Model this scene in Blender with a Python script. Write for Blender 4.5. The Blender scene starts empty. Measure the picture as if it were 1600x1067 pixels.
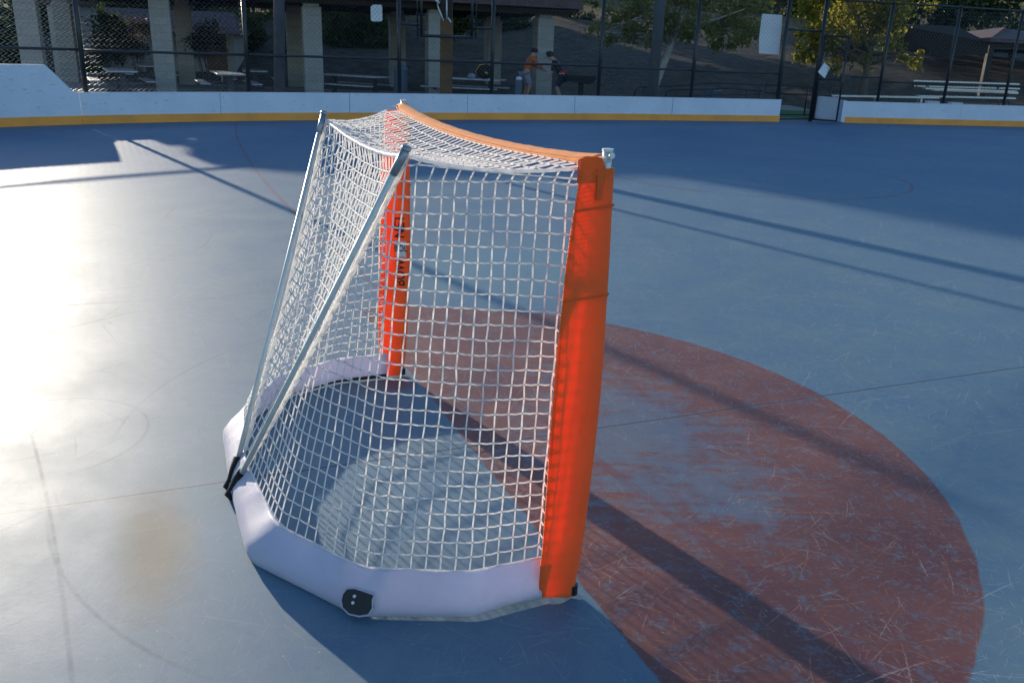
import bpy, math, random
import numpy as np
from mathutils import Vector, Matrix
R = math.radians
rnd = random.Random(7)

# ------------------------------------------------------------------ camera
F_PX, PITCH, ROLL, CH = 1323.99, 0.331148, 0.0359956, 1.486205      # focal length in pixels of a 1600 px wide frame
_F = Vector((0, math.cos(PITCH), -math.sin(PITCH)))
_U0 = Vector((0, math.sin(PITCH), math.cos(PITCH)))
_R = math.cos(ROLL) * Vector((1, 0, 0)) + math.sin(ROLL) * _U0
_U = -math.sin(ROLL) * Vector((1, 0, 0)) + math.cos(ROLL) * _U0
sc = bpy.context.scene
C = sc.collection
camd = bpy.data.cameras.new('camera'); cam = bpy.data.objects.new('camera', camd); C.objects.link(cam)
camd.sensor_width = 36; camd.lens = F_PX / 1600 * 36; camd.clip_start = .05; camd.clip_end = 600
M = Matrix((( _R.x, _U.x, -_F.x, 0), (_R.y, _U.y, -_F.y, 0), (_R.z, _U.z, -_F.z, CH), (0, 0, 0, 1)))
cam.matrix_world = M
camd.dof.use_dof = True; camd.dof.focus_distance = 2.7; camd.dof.aperture_fstop = 16
sc.camera = cam

# ------------------------------------------------------------------ light
SUN_EL = R(10.9); SUN_DIR = Vector((-.591, .807, 0)).normalized()       # towards the sun, on the ground
w = bpy.data.worlds.new('World'); sc.world = w; w.use_nodes = True
nt = w.node_tree; bg = nt.nodes['Background']; sky = nt.nodes.new('ShaderNodeTexSky')
sky.sky_type = 'NISHITA'; sky.sun_disc = False; sky.sun_elevation = SUN_EL
sky.sun_rotation = math.atan2(SUN_DIR.x, SUN_DIR.y); sky.air_density = 1.0; sky.dust_density = .3; sky.ozone_density = 3.2
nt.links.new(sky.outputs[0], bg.inputs[0]); bg.inputs[1].default_value = .14
sund = bpy.data.lights.new('sun', 'SUN'); sund.energy = 4.4; sund.angle = R(.55); sund.color = (1, .88, .71)
sun = bpy.data.objects.new('sun', sund); C.objects.link(sun)
sdir = (SUN_DIR * math.cos(SUN_EL) + Vector((0, 0, math.sin(SUN_EL))))
sun.rotation_euler = sdir.to_track_quat('Z', 'Y').to_euler()
vs = sc.view_settings; vs.view_transform = 'Standard'; vs.look = 'None'; vs.gamma = 1; vs.use_curve_mapping = False
vs.exposure = .74
sc.cycles.max_bounces = 8; sc.cycles.transparent_max_bounces = 8

# ------------------------------------------------------------------ measuring helpers
def ray(px, py): return (_F + (px - 800) / F_PX * _R - (py - 533.5) / F_PX * _U)
def at(px, py, Y):
    d = ray(px, py); t = Y / d.y; return Vector((0, 0, CH)) + d * t
def gd(px, py, z=0.):
    d = ray(px, py); t = (z - CH) / d.z; return Vector((0, 0, CH)) + d * t
def prj(p):
    q = Vector(p) - Vector((0, 0, CH)); dd = q.dot(_F)
    return (800 + F_PX * q.dot(_R) / dd, 533.5 - F_PX * q.dot(_U) / dd)

# ------------------------------------------------------------------ materials
class NT:
    def __init__(s, name):
        s.m = bpy.data.materials.new(name); s.m.use_nodes = True; s.t = s.m.node_tree
        s.b = s.t.nodes['Principled BSDF']; s.out = s.t.nodes['Material Output']
        s.tc = s.t.nodes.new('ShaderNodeTexCoord')
    def n(s, typ, **kw):
        o = s.t.nodes.new(typ)
        for k, v in kw.items(): setattr(o, k, v)
        return o
    def put(s, sock, v):
        if isinstance(v, bpy.types.NodeSocket): s.t.links.new(v, sock)
        elif v is not None: sock.default_value = v
    def math(s, op, a, b=None, c=None, clamp=False):
        o = s.n('ShaderNodeMath', operation=op, use_clamp=clamp); s.put(o.inputs[0], a); s.put(o.inputs[1], b)
        if c is not None: s.put(o.inputs[2], c)
        return o.outputs[0]
    def vmath(s, op, a, b=None, out=0):
        o = s.n('ShaderNodeVectorMath', operation=op); s.put(o.inputs[0], a)
        if b is not None: s.put(o.inputs[1], b)
        return o.outputs[out]
    def mapr(s, v, a, b, c=0., d=1., smooth=True):
        o = s.n('ShaderNodeMapRange', interpolation_type='SMOOTHSTEP' if smooth else 'LINEAR')
        s.put(o.inputs[0], v)
        for i, x in enumerate((a, b, c, d)): s.put(o.inputs[i + 1], x)
        return o.outputs[0]
    def mix(s, f, a, b, bt='MIX'):
        o = s.n('ShaderNodeMix', data_type='RGBA', blend_type=bt)
        s.put(o.inputs[0], f); s.put(o.inputs[6], a); s.put(o.inputs[7], b); return o.outputs[2]
    def noise(s, vec, scale, detail=4, rough=.55, out=0, dist=0.):
        o = s.n('ShaderNodeTexNoise'); s.put(o.inputs['Vector'], vec); o.inputs['Scale'].default_value = scale
        o.inputs['Detail'].default_value = detail; o.inputs['Roughness'].default_value = rough
        o.inputs['Distortion'].default_value = dist; return o.outputs[out]
    def mapping(s, vec, scale=(1, 1, 1), rot=0., loc=(0, 0, 0)):
        o = s.n('ShaderNodeMapping'); s.put(o.inputs[0], vec); o.inputs['Scale'].default_value = scale
        o.inputs['Rotation'].default_value = (0, 0, rot); o.inputs['Location'].default_value = loc; return o.outputs[0]
    def bump(s, h, strength=.3, dist=.01):
        o = s.n('ShaderNodeBump'); s.put(o.inputs['Height'], h); o.inputs['Strength'].default_value = strength
        o.inputs['Distance'].default_value = dist; s.t.links.new(o.outputs[0], s.b.inputs['Normal']); return o
    def set(s, **kw):
        for k, v in kw.items(): s.put(s.b.inputs[k.replace('_', ' ')], v)
def c4(c): return (c[0], c[1], c[2], 1)
def plain(name, col, rough=.6, var=.15, scale=6., metal=0., bump=0., bscale=60., spec=.5):
    s = NT(name); o = s.tc.outputs['Object']
    nz = s.noise(o, scale, 5, .6)
    v = s.mapr(nz, .25, .75, 1 - var, 1 + var)
    col_ = s.vmath('SCALE', tuple(col)); s.t.links.new(v, col_.node.inputs['Scale'])
    s.set(Base_Color=col_, Roughness=s.mapr(nz, .3, .7, rough * .9, min(1, rough * 1.1)), Metallic=metal)
    s.b.inputs['Specular IOR Level'].default_value = spec
    if bump: s.bump(s.noise(o, bscale, 4, .6), bump, .01)
    return s.m

def mat_floor():
    s = NT('painted_concrete'); P = s.tc.outputs['Object']
    sx = s.n('ShaderNodeSeparateXYZ'); s.put(sx.inputs[0], P); X, Y = sx.outputs[0], sx.outputs[1]
    big = s.noise(P, .45, 4, .55); mid = s.noise(P, 2.3, 6, .65); fine = s.noise(P, 60, 5, .7); mottle = s.noise(P, 14, 6, .75)
    grain = s.noise(P, 260, 3, .7)
    blue = s.mix(s.mapr(big, .3, .7), c4((.052, .138, .262)), c4((.080, .178, .288)))
    blue = s.mix(s.mapr(mid, .45, .75, 0, .55), blue, c4((.125, .225, .290)))
    gd_ = s.math('SQRT', s.math('ADD', s.math('MULTIPLY', X, X), s.math('MULTIPLY', s.math('SUBTRACT', Y, 4.), s.math('SUBTRACT', Y, 4.))))
    paler = s.math('MULTIPLY', s.mapr(gd_, 3.5, 11., .72, 0), s.mapr(s.math('ADD', s.math('MULTIPLY', mid, .5), s.math('MULTIPLY', mottle, .5)), .35, .6, .45, 1.))  # paler grey-teal mix around the goal, fading out with distance
    blue = s.mix(paler, blue, c4((.160, .245, .275)))
    # worn teal patches behind and inside the goal
    def blob(cx, cy, r0, r1, k, sy=1.):
        dx = s.math('SUBTRACT', X, cx); dy = s.math('MULTIPLY', s.math('SUBTRACT', Y, cy), sy)
        d = s.math('SQRT', s.math('ADD', s.math('MULTIPLY', dx, dx), s.math('MULTIPLY', dy, dy)))
        d = s.math('ADD', d, s.math('MULTIPLY', s.math('SUBTRACT', mottle, .5), .25))
        d = s.math('ADD', d, s.math('MULTIPLY', s.math('SUBTRACT', mid, .5), r1 * .5))
        return s.mapr(d, r0, r1, k, 0)
    blue = s.mix(blob(-.1, 6.0, .2, 1.3, .45), blue, c4((.15, .31, .36)))
    blue = s.mix(blob(-.55, 2.55, .2, .7, .5), blue, c4((.16, .30, .38)))
    # the crease: red half disc in front of the goal line
    gx, gy, th = .218018, 2.092761, 1.974105
    dx_, dy_ = math.cos(th), math.sin(th)
    rx = s.math('SUBTRACT', X, gx); ry = s.math('SUBTRACT', Y, gy)
    u = s.math('ADD', s.math('MULTIPLY', rx, dx_), s.math('MULTIPLY', ry, dy_))
    v = s.math('ADD', s.math('MULTIPLY', rx, -dy_), s.math('MULTIPLY', ry, dx_))
    cx, cy, cr = CREASE
    ex = s.math('SUBTRACT', X, cx); ey = s.math('SUBTRACT', Y, cy)
    rd = s.math('SQRT', s.math('ADD', s.math('MULTIPLY', ex, ex), s.math('MULTIPLY', ey, ey)))
    wob = s.math('MULTIPLY', s.math('SUBTRACT', s.noise(P, 5, 2), .5), .02)
    rd2 = s.math('ADD', rd, wob)
    incirc = s.mapr(rd2, cr - .006, cr + .006, 1, 0); front = s.mapr(s.math('ADD', v, wob), -.035, -.025, 1, 0)
    crease = s.math('MULTIPLY', incirc, front)
    # two worn remains of the older paint behind the goal line
    strip = s.math('MULTIPLY', s.mapr(s.math('ABSOLUTE', s.math('SUBTRACT', u, 1.74)), .05, .11, 1, 0), s.mapr(v, -.05, .42, 1, 0))
    strip = s.math('MULTIPLY', strip, s.mapr(v, -.02, 0, 0, 1))
    crease = s.math('MAXIMUM', crease, s.math('MULTIPLY', strip, .8))
    # more wear right in front of the mouth
    wearzone = s.mapr(s.math('ADD', s.math('MULTIPLY', s.math('ABSOLUTE', s.math('SUBTRACT', u, .85)), .75), s.math('ABSOLUTE', s.math('ADD', v, .72))), .25, 1.1, 1, 0)
    wearf = s.mapr(s.math('ADD', s.math('ADD', s.noise(s.mapping(P, (1, 1, 1), .3), 1.6, 6, .70, dist=.8), s.math('MULTIPLY', s.math('SUBTRACT', mottle, .5), .55)), s.math('ADD', s.math('MULTIPLY', s.math('SUBTRACT', wearzone, .5), .36), s.math('MULTIPLY', s.math('SUBTRACT', s.noise(s.mapping(P, (1.2, 9, 1), -.45), 2.2, 5, .7), .5), .75))), .44, .74, 0, .88)
    wearf = s.math('MAXIMUM', wearf, s.math('MULTIPLY', s.mapr(s.math('ADD', s.math('MULTIPLY', mottle, .6), s.math('MULTIPLY', fine, .4)), .50, .60), .6))
    red = s.mix(s.mapr(mid, .3, .7), c4((.155, .042, .033)), c4((.235, .080, .055)))
    red = s.mix(s.mapr(fine, .45, .75, 0, .55), red, c4((.24, .11, .10)))
    red = s.mix(s.math('MULTIPLY', wearf, .9), red, s.mix(.25, blue, c4((.12, .10, .16))))
    col = s.mix(crease, blue, red)
    # faded thin red markings
    def ringline(cx, cy, r, wd, k):
        a = s.math('SUBTRACT', X, cx); b = s.math('SUBTRACT', Y, cy)
        d = s.math('SQRT', s.math('ADD', s.math('MULTIPLY', a, a), s.math('MULTIPLY', b, b)))
        m = s.mapr(s.math('ABSOLUTE', s.math('SUBTRACT', d, r)), wd * .8, wd * 1.2, k, 0)
        return s.math('MULTIPLY', m, s.mapr(mid, .3, .6, .45, 1))
    for a in RINGS: col = s.mix(ringline(*a), col, c4((.17, .05, .055)))
    # beige dust stain
    # (fainter towards its ends)
    e1 = s.math('SUBTRACT', X, -1.09); e2 = s.math('SUBTRACT', Y, 2.27)
    la = s.math('DIVIDE', s.math('ADD', s.math('MULTIPLY', e1, .39), s.math('MULTIPLY', e2, -.92)), .50); lb = s.math('DIVIDE', s.math('ADD', s.math('MULTIPLY', e1, .92), s.math('MULTIPLY', e2, .39)), .15)
    sd = s.math('SQRT', s.math('ADD', s.math('MULTIPLY', la, la), s.math('MULTIPLY', lb, lb)))
    sd = s.math('ADD', sd, s.math('ADD', s.math('MULTIPLY', s.math('SUBTRACT', mid, .5), 1.), s.math('MULTIPLY', s.math('SUBTRACT', mottle, .5), .8)))
    st = s.mapr(sd, .1, 1.15, .70, 0)
    col = s.mix(st, col, c4((.36, .255, .13)))
    st2 = blob(-.62, 2.02, .02, .22, .0, 1)
    # scratches: one short straight or bent line per voronoi cell, many layers
    def scratch(scale, width, curve, seed, cover, aniso=None):
        pv = s.mapping(P, (scale, scale, 0), seed * 1.3, (seed * 3.1, seed * 1.7, 0))
        vo = s.n('ShaderNodeTexVoronoi', voronoi_dimensions='2D', feature='F1'); s.put(vo.inputs['Vector'], pv); vo.inputs['Scale'].default_value = 1
        loc = s.vmath('SUBTRACT', pv, vo.outputs['Position'])
        sc_ = s.n('ShaderNodeSeparateColor'); s.put(sc_.inputs[0], vo.outputs['Color'])
        if aniso is None: ang = s.math('MULTIPLY', sc_.outputs[0], 6.283)
        else: ang = s.math('ADD', s.math('MULTIPLY', s.math('SUBTRACT', sc_.outputs[0], .5), 1.1), aniso - seed * -1.3)
        ro = s.n('ShaderNodeVectorRotate', rotation_type='Z_AXIS'); s.put(ro.inputs['Vector'], loc); s.put(ro.inputs['Angle'], ang)
        q = s.n('ShaderNodeSeparateXYZ'); s.put(q.inputs[0], ro.outputs[0])
        cv = s.math('MULTIPLY', s.math('SUBTRACT', sc_.outputs[1], .5), curve * .5)
        yy = s.math('SUBTRACT', q.outputs[1], s.math('MULTIPLY', s.math('MULTIPLY', q.outputs[0], q.outputs[0]), cv))
        yy = s.math('ADD', yy, s.math('MULTIPLY', s.math('SUBTRACT', s.noise(pv, 9, 1), .5), .012))
        ln = s.mapr(s.math('ABSOLUTE', yy), width * .35, width, 1, 0)
        ln = s.math('MULTIPLY', ln, s.mapr(s.math('ABSOLUTE', q.outputs[0]), .12, .46, 1, 0))
        on = s.mapr(sc_.outputs[2], 1 - cover, 1 - cover + .15, 0, 1)
        return s.math('MULTIPLY', s.math('MULTIPLY', ln, on), s.mapr(fine, .35, .6, .3, 1))
    def mx(l):
        r = l[0]
        for a in l[1:]: r = s.math('MAXIMUM', r, a)
        return r
    tiny = mx([scratch(14, 0.0279, .8, 1, .55), scratch(20, 0.0403, .8, 2.2, .5), scratch(27, 0.0465, .5, 3.7, .5), scratch(17, 0.031, .6, 8.1, .5)])
    mids = mx([scratch(5, 0.0124, .9, 4.1, .65), scratch(7, 0.0155, .7, 5.3, .6), scratch(9, 0.0202, .7, 6.7, .55), scratch(6, 0.0139, .5, 9.2, .6)])
    longs = mx([scratch(1.9, 0.007, 1.2, 7.9, .7), scratch(1.3, 0.0053, 1.5, 10.4, .7), scratch(2.7, 0.0078, .9, 12.3, .8), scratch(3.4, 0.0093, .6, 14.9, .8)])
    wideS = scratch(3.1, .022, 1.0, 15.2, .18)
    zone = s.mapr(big, .3, .6, .65, 1)
    dens = s.math('MULTIPLY', s.math('MAXIMUM', zone, incirc), s.mapr(s.noise(P, 1.3, 3), .35, .62, .35, 1.15))
    light = s.mix(crease, c4((.40, .45, .45)), s.mix(s.mapr(s.noise(P, 7, 1), .4, .6), c4((.46, .17, .09)), c4((.44, .34, .28))))
    sa = s.math('ADD', s.math('MULTIPLY', tiny, .7), s.math('ADD', s.math('MULTIPLY', mids, .85), s.math('MULTIPLY', longs, .75)))
    sa = s.math('ADD', sa, s.math('MULTIPLY', wideS, .3))
    sa = s.math('MULTIPLY', s.math('MULTIPLY', sa, dens), s.math('MAXIMUM', s.mapr(X, -.4, 1.2, .3, 1), crease), clamp=True)
    col = s.mix(s.math('MULTIPLY', sa, s.math('SUBTRACT', .95, s.math('MULTIPLY', crease, .1))), col, light)
    # dark rubber marks, mainly left of the goal
    lz = s.mapr(X, -2.6, -.7, 1, .06)
    dk = mx([scratch(1.1, .010, 1.8, 21.3, .8), scratch(.8, .008, 1.2, 23.9, .8), scratch(2.2, .012, 1.0, 25.1, .6), scratch(3.6, .02, .5, 27.7, .35)])
    dk = s.math('MULTIPLY', dk, lz)
    for (a_, b_, r_, x0_, x1_) in SKIDS:
        q1 = s.math('SUBTRACT', X, a_); q2 = s.math('SUBTRACT', Y, b_)
        d_ = s.math('SUBTRACT', s.math('SQRT', s.math('ADD', s.math('MULTIPLY', q1, q1), s.math('MULTIPLY', q2, q2))), r_)
        k_ = s.math('MULTIPLY', s.mapr(s.math('ABSOLUTE', d_), .002, .010, 1, 0), s.math('MULTIPLY', s.mapr(Y, x0_, x0_ + .3), s.math('MULTIPLY', s.mapr(Y, x1_ - .5, x1_, 1, 0), s.mapr(X, -.9, -.6, 1, 0))))
        dk = s.math('MAXIMUM', dk, s.math('MULTIPLY', k_, s.mapr(s.math('ADD', mottle, s.math('MULTIPLY', s.math('SUBTRACT', mid, .5), .8)), .25, .7, .15, .8)))
    dk = s.math('MULTIPLY', dk, .5, clamp=True)
    col = s.mix(dk, col, c4((.035, .05, .075)))
    # pale chips
    vo = s.n('ShaderNodeTexVoronoi', voronoi_dimensions='2D'); s.put(vo.inputs['Vector'], P); vo.inputs['Scale'].default_value = 9
    chip = s.mapr(s.math('ADD', vo.outputs['Distance'], s.math('MULTIPLY', fine, .02)), .028, .036, .75, 0)
    vc = s.n('ShaderNodeSeparateColor'); s.put(vc.inputs[0], vo.outputs['Color'])
    chip = s.math('MULTIPLY', chip, s.mapr(vc.outputs[0], .72, .76))
    col = s.mix(chip, col, c4((.36, .42, .46)))
    # saw-cut joint
    (ax, ay), (bx, by) = JOINT
    ln = math.hypot(bx - ax, by - ay); nx_, ny_ = -(by - ay) / ln, (bx - ax) / ln
    jd = s.math('ADD', s.math('MULTIPLY', s.math('SUBTRACT', X, ax), nx_), s.math('MULTIPLY', s.math('SUBTRACT', Y, ay), ny_))
    jd = s.math('ADD', jd, s.math('MULTIPLY', s.math('SUBTRACT', s.noise(P, 7, 3), .5), .012))
    jad = s.math('ABSOLUTE', jd)
    jm = s.mapr(jad, .0025, .006, 1, 0)
    col = s.mix(s.math('MULTIPLY', s.mapr(jad, .006, .02, .18, 0), 1.), col, c4((.20, .25, .29)))
    col = s.mix(s.math('MULTIPLY', jm, .9), col, c4((.02, .028, .045)))
    col = s.mix(s.mapr(grain, .35, .7, 0, .22), col, c4((.03, .06, .12)))
    s.set(Base_Color=col)
    rg = s.math('ADD', s.mapr(mid, .3, .7, .56, .63), s.math('ADD', s.math('MULTIPLY', s.math('MAXIMUM', sa, dk), .1), s.math('MULTIPLY', st, .12)))
    s.set(Roughness=rg); s.b.inputs['Specular IOR Level'].default_value = .48
    h = s.math('ADD', s.math('MULTIPLY', fine, .5), s.math('MULTIPLY', grain, .35))
    h = s.math('ADD', h, s.math('MULTIPLY', mottle, .3))
    s.bump(h, .30, .0022)
    return s.m

def circ3(a, b, c):
    (x1, y1), (x2, y2), (x3, y3) = a, b, c
    A = np.array([[x2 - x1, y2 - y1], [x3 - x1, y3 - y1]]) * 2
    B = np.array([x2**2 - x1**2 + y2**2 - y1**2, x3**2 - x1**2 + y3**2 - y1**2])
    x, y = np.linalg.solve(A, B); return (float(x), float(y), float(math.hypot(x - x1, y - y1)))
def fitc(pts):
    A = np.array([[2 * x, 2 * y, 1] for x, y in pts]); b = np.array([x * x + y * y for x, y in pts])
    s_, *_ = np.linalg.lstsq(A, b, rcond=None); return (float(s_[0]), float(s_[1]), float(math.sqrt(s_[2] + s_[0]**2 + s_[1]**2)))
def gxy(*l): return [tuple(gd(*p)[:2]) for p in l]
CREASE = fitc(gxy((950, 508), (1050, 525), (1200, 580), (1350, 660), (1450, 745), (1520, 850), (1542, 930), (1530, 1010), (1505, 1067), (850, 490)))
r1 = fitc(gxy((1310, 262), (1380, 270), (1421, 291), (1395, 303), (1330, 311), (1240, 311)))
r2 = circ3(*gxy((368, 195), (415, 285), (480, 352)))
RINGS = [(r1[0], r1[1], r1[2], .022, .75), (r2[0], r2[1], r2[2], .022, .55)]
JOINT = [gxy((0, 803))[0], gxy((1600, 573))[0]]
SKIDS = []
for l, y0_, y1_ in ((((5, 560), (60, 720), (112, 1060)), 1.4, 3.4), (((75, 830), (150, 960), (300, 1050)), 1.5, 2.6), (((0, 640), (80, 625), (230, 655)), 2.6, 4.), (((0, 545), (200, 490), (420, 455)), 3.4, 6.), (((210, 640), (330, 560), (540, 500)), 2.9, 5.)):
    c_ = circ3(*gxy(*l)); SKIDS.append((c_[0], c_[1], c_[2], y0_, y1_))
print('crease', CREASE, 'rings', RINGS)

def mat_leaf(name, c1, c2, trans=.45):
    s = NT(name); oi = s.tc.outputs['Object']
    nz = s.noise(oi, 3.1, 3, .6); col = s.mix(s.mapr(nz, .35, .65), c4(c1), c4(c2))
    s.set(Base_Color=col, Roughness=.55)
    tr = s.n('ShaderNodeBsdfTranslucent'); s.put(tr.inputs[0], s.mix(.5, col, c4((c2[0] * 1.6, c2[1] * 1.5, c2[2])) ))
    mx = s.n('ShaderNodeMixShader'); mx.inputs[0].default_value = trans
    s.t.links.new(s.b.outputs[0], mx.inputs[1]); s.t.links.new(tr.outputs[0], mx.inputs[2]); s.t.links.new(mx.outputs[0], s.out.inputs[0])
    return s.m
def mat_hill():
    s = NT('dry_hillside'); P = s.tc.outputs['Object']
    a = s.noise(P, .25, 5, .6); b = s.noise(P, 2.2, 6, .7); c = s.noise(P, 11, 4, .8)
    sx = s.n('ShaderNodeSeparateXYZ'); s.put(sx.inputs[0], P)
    col = s.mix(s.mapr(b, .35, .65), c4((.068, .060, .052)), c4((.135, .115, .092)))
    col = s.mix(s.mapr(c, .57, .66, 0, .9), col, c4((.22, .18, .12)))
    g = s.math('ADD', s.mapr(sx.outputs[1], 46, 54, 0, .75), s.math('MULTIPLY', s.math('SUBTRACT', a, .5), 1.2), clamp=True)
    col = s.mix(g, col, c4((.22, .165, .085)))
    s.set(Base_Color=col, Roughness=.95); s.b.inputs['Specular IOR Level'].default_value = .15
    s.bump(s.math('ADD', b, c), .9, .12); return s.m
def mat_fabric(name, col, scale=900., rough=.75, trans=0., tcol=None, dirt=None, sss=None):
    s = NT(name); P = s.tc.outputs['Object']
    nz = s.noise(P, 4.5, 4, .6); n2 = s.noise(P, 30, 4, .6)
    cc = s.mix(s.mapr(nz, .3, .7), c4([x * .88 for x in col]), c4([min(1, x * 1.06) for x in col]))
    if dirt: cc = s.mix(s.mapr(s.noise(P, 9, 6, .7), .52, .74, 0, .45), cc, c4(dirt))
    s.set(Base_Color=cc, Roughness=rough)
    wv = s.n('ShaderNodeTexChecker'); s.put(wv.inputs[0], s.mapping(P, (1, 1, 1))); wv.inputs['Scale'].default_value = scale
    h = s.math('ADD', s.math('MULTIPLY', wv.outputs[1], .06), s.math('ADD', s.math('MULTIPLY', nz, 1.6), s.math('MULTIPLY', n2, .45)))
    s.bump(h, .45, .006)
    s.b.inputs['Sheen Weight'].default_value = .12
    if sss: s.set(Subsurface_Weight=sss[0], Subsurface_Scale=sss[1], Subsurface_Radius=sss[2])
    if trans:
        tr = s.n('ShaderNodeBsdfTranslucent'); s.put(tr.inputs[0], c4(tcol or col))
        mx = s.n('ShaderNodeMixShader'); mx.inputs[0].default_value = trans
        s.t.links.new(s.b.outputs[0], mx.inputs[1]); s.t.links.new(tr.outputs[0], mx.inputs[2]); s.t.links.new(mx.outputs[0], s.out.inputs[0])
    return s.m
def mat_cord():
    s = NT('white_cord'); P = s.tc.outputs['Object']
    s.set(Base_Color=s.mix(s.mapr(s.noise(P, 25, 3), .3, .7), c4((.88, .87, .87)), c4((.95, .95, .94))), Roughness=.45)
    s.b.inputs['Specular IOR Level'].default_value = .7
    s.bump(s.noise(P, 420, 2, .5), .4, .002)
    s.b.inputs['Subsurface Weight'].default_value = 0
    tr = s.n('ShaderNodeBsdfTranslucent'); s.put(tr.inputs[0], c4((1., .98, .95)))
    mx = s.n('ShaderNodeMixShader'); mx.inputs[0].default_value = .62
    s.t.links.new(s.b.outputs[0], mx.inputs[1]); s.t.links.new(tr.outputs[0], mx.inputs[2]); s.t.links.new(mx.outputs[0], s.out.inputs[0])
    return s.m
def mat_board():
    s = NT('white_board_plastic'); P = s.tc.outputs['Object']
    n1 = s.noise(P, 1.2, 5, .6); n2 = s.noise(s.mapping(P, (3, 3, 22)), 1.5, 5, .7); n3 = s.noise(P, 40, 3, .6)
    col = s.mix(s.mapr(n1, .3, .7), c4((.62, .67, .76)), c4((.70, .75, .84)))
    col = s.mix(s.mapr(n2, .60, .72, 0, .35), col, c4((.33, .34, .36)))
    n4 = s.noise(s.mapping(P, (5, 5, 30), 0, (3, 3, 3)), 1.3, 3, .6)
    col = s.mix(s.mapr(n4, .65, .72, 0, .6), col, c4((.12, .13, .15)))
    col = s.mix(s.mapr(n3, .64, .70, 0, .6), col, c4((.35, .36, .38)))
    s.set(Base_Color=col, Roughness=.42); return s.m
def mat_stone(name, c1, c2, sc_=(3.2, 3.2, 6.)):
    s = NT(name); P = s.tc.outputs['Object']
    br = s.n('ShaderNodeTexBrick'); 
    sx = s.n('ShaderNodeSeparateXYZ'); s.put(sx.inputs[0], P)
    cx = s.n('ShaderNodeCombineXYZ'); s.put(cx.inputs[0], s.math('ADD', sx.outputs[0], sx.outputs[1])); s.put(cx.inputs[1], sx.outputs[2])
    s.put(br.inputs[0], cx.outputs[0]); br.inputs['Scale'].default_value = 1
    br.inputs['Brick Width'].default_value = .41; br.inputs['Row Height'].default_value = .205; br.inputs['Mortar Size'].default_value = .008
    s.put(br.inputs[1], c4(c1)); s.put(br.inputs[2], c4(c2)); s.put(br.inputs[3], c4([x * .8 for x in c1]))
    n1 = s.noise(P, 18, 5, .7)
    col = s.mix(s.mapr(n1, .3, .7, 0, .4), br.outputs[0], c4([x * .62 for x in c2]))
    s.set(Base_Color=col, Roughness=.9); s.bump(s.math('ADD', s.math('MULTIPLY', br.outputs[1], -1.), n1), .6, .02); return s.m
def mat_tile(name, c1, c2):
    s = NT(name); P = s.tc.outputs['Object']
    wv = s.n('ShaderNodeTexWave', bands_direction='X'); s.put(wv.inputs[0], P); wv.inputs['Scale'].default_value = 1.3; wv.inputs['Distortion'].default_value = .3
    n1 = s.noise(P, 3, 5, .7); s.set(Base_Color=s.mix(s.mapr(n1, .3, .7), c4(c1), c4(c2)), Roughness=.85)
    s.bump(s.math('ADD', wv.outputs[1], n1), .5, .03); return s.m

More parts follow.
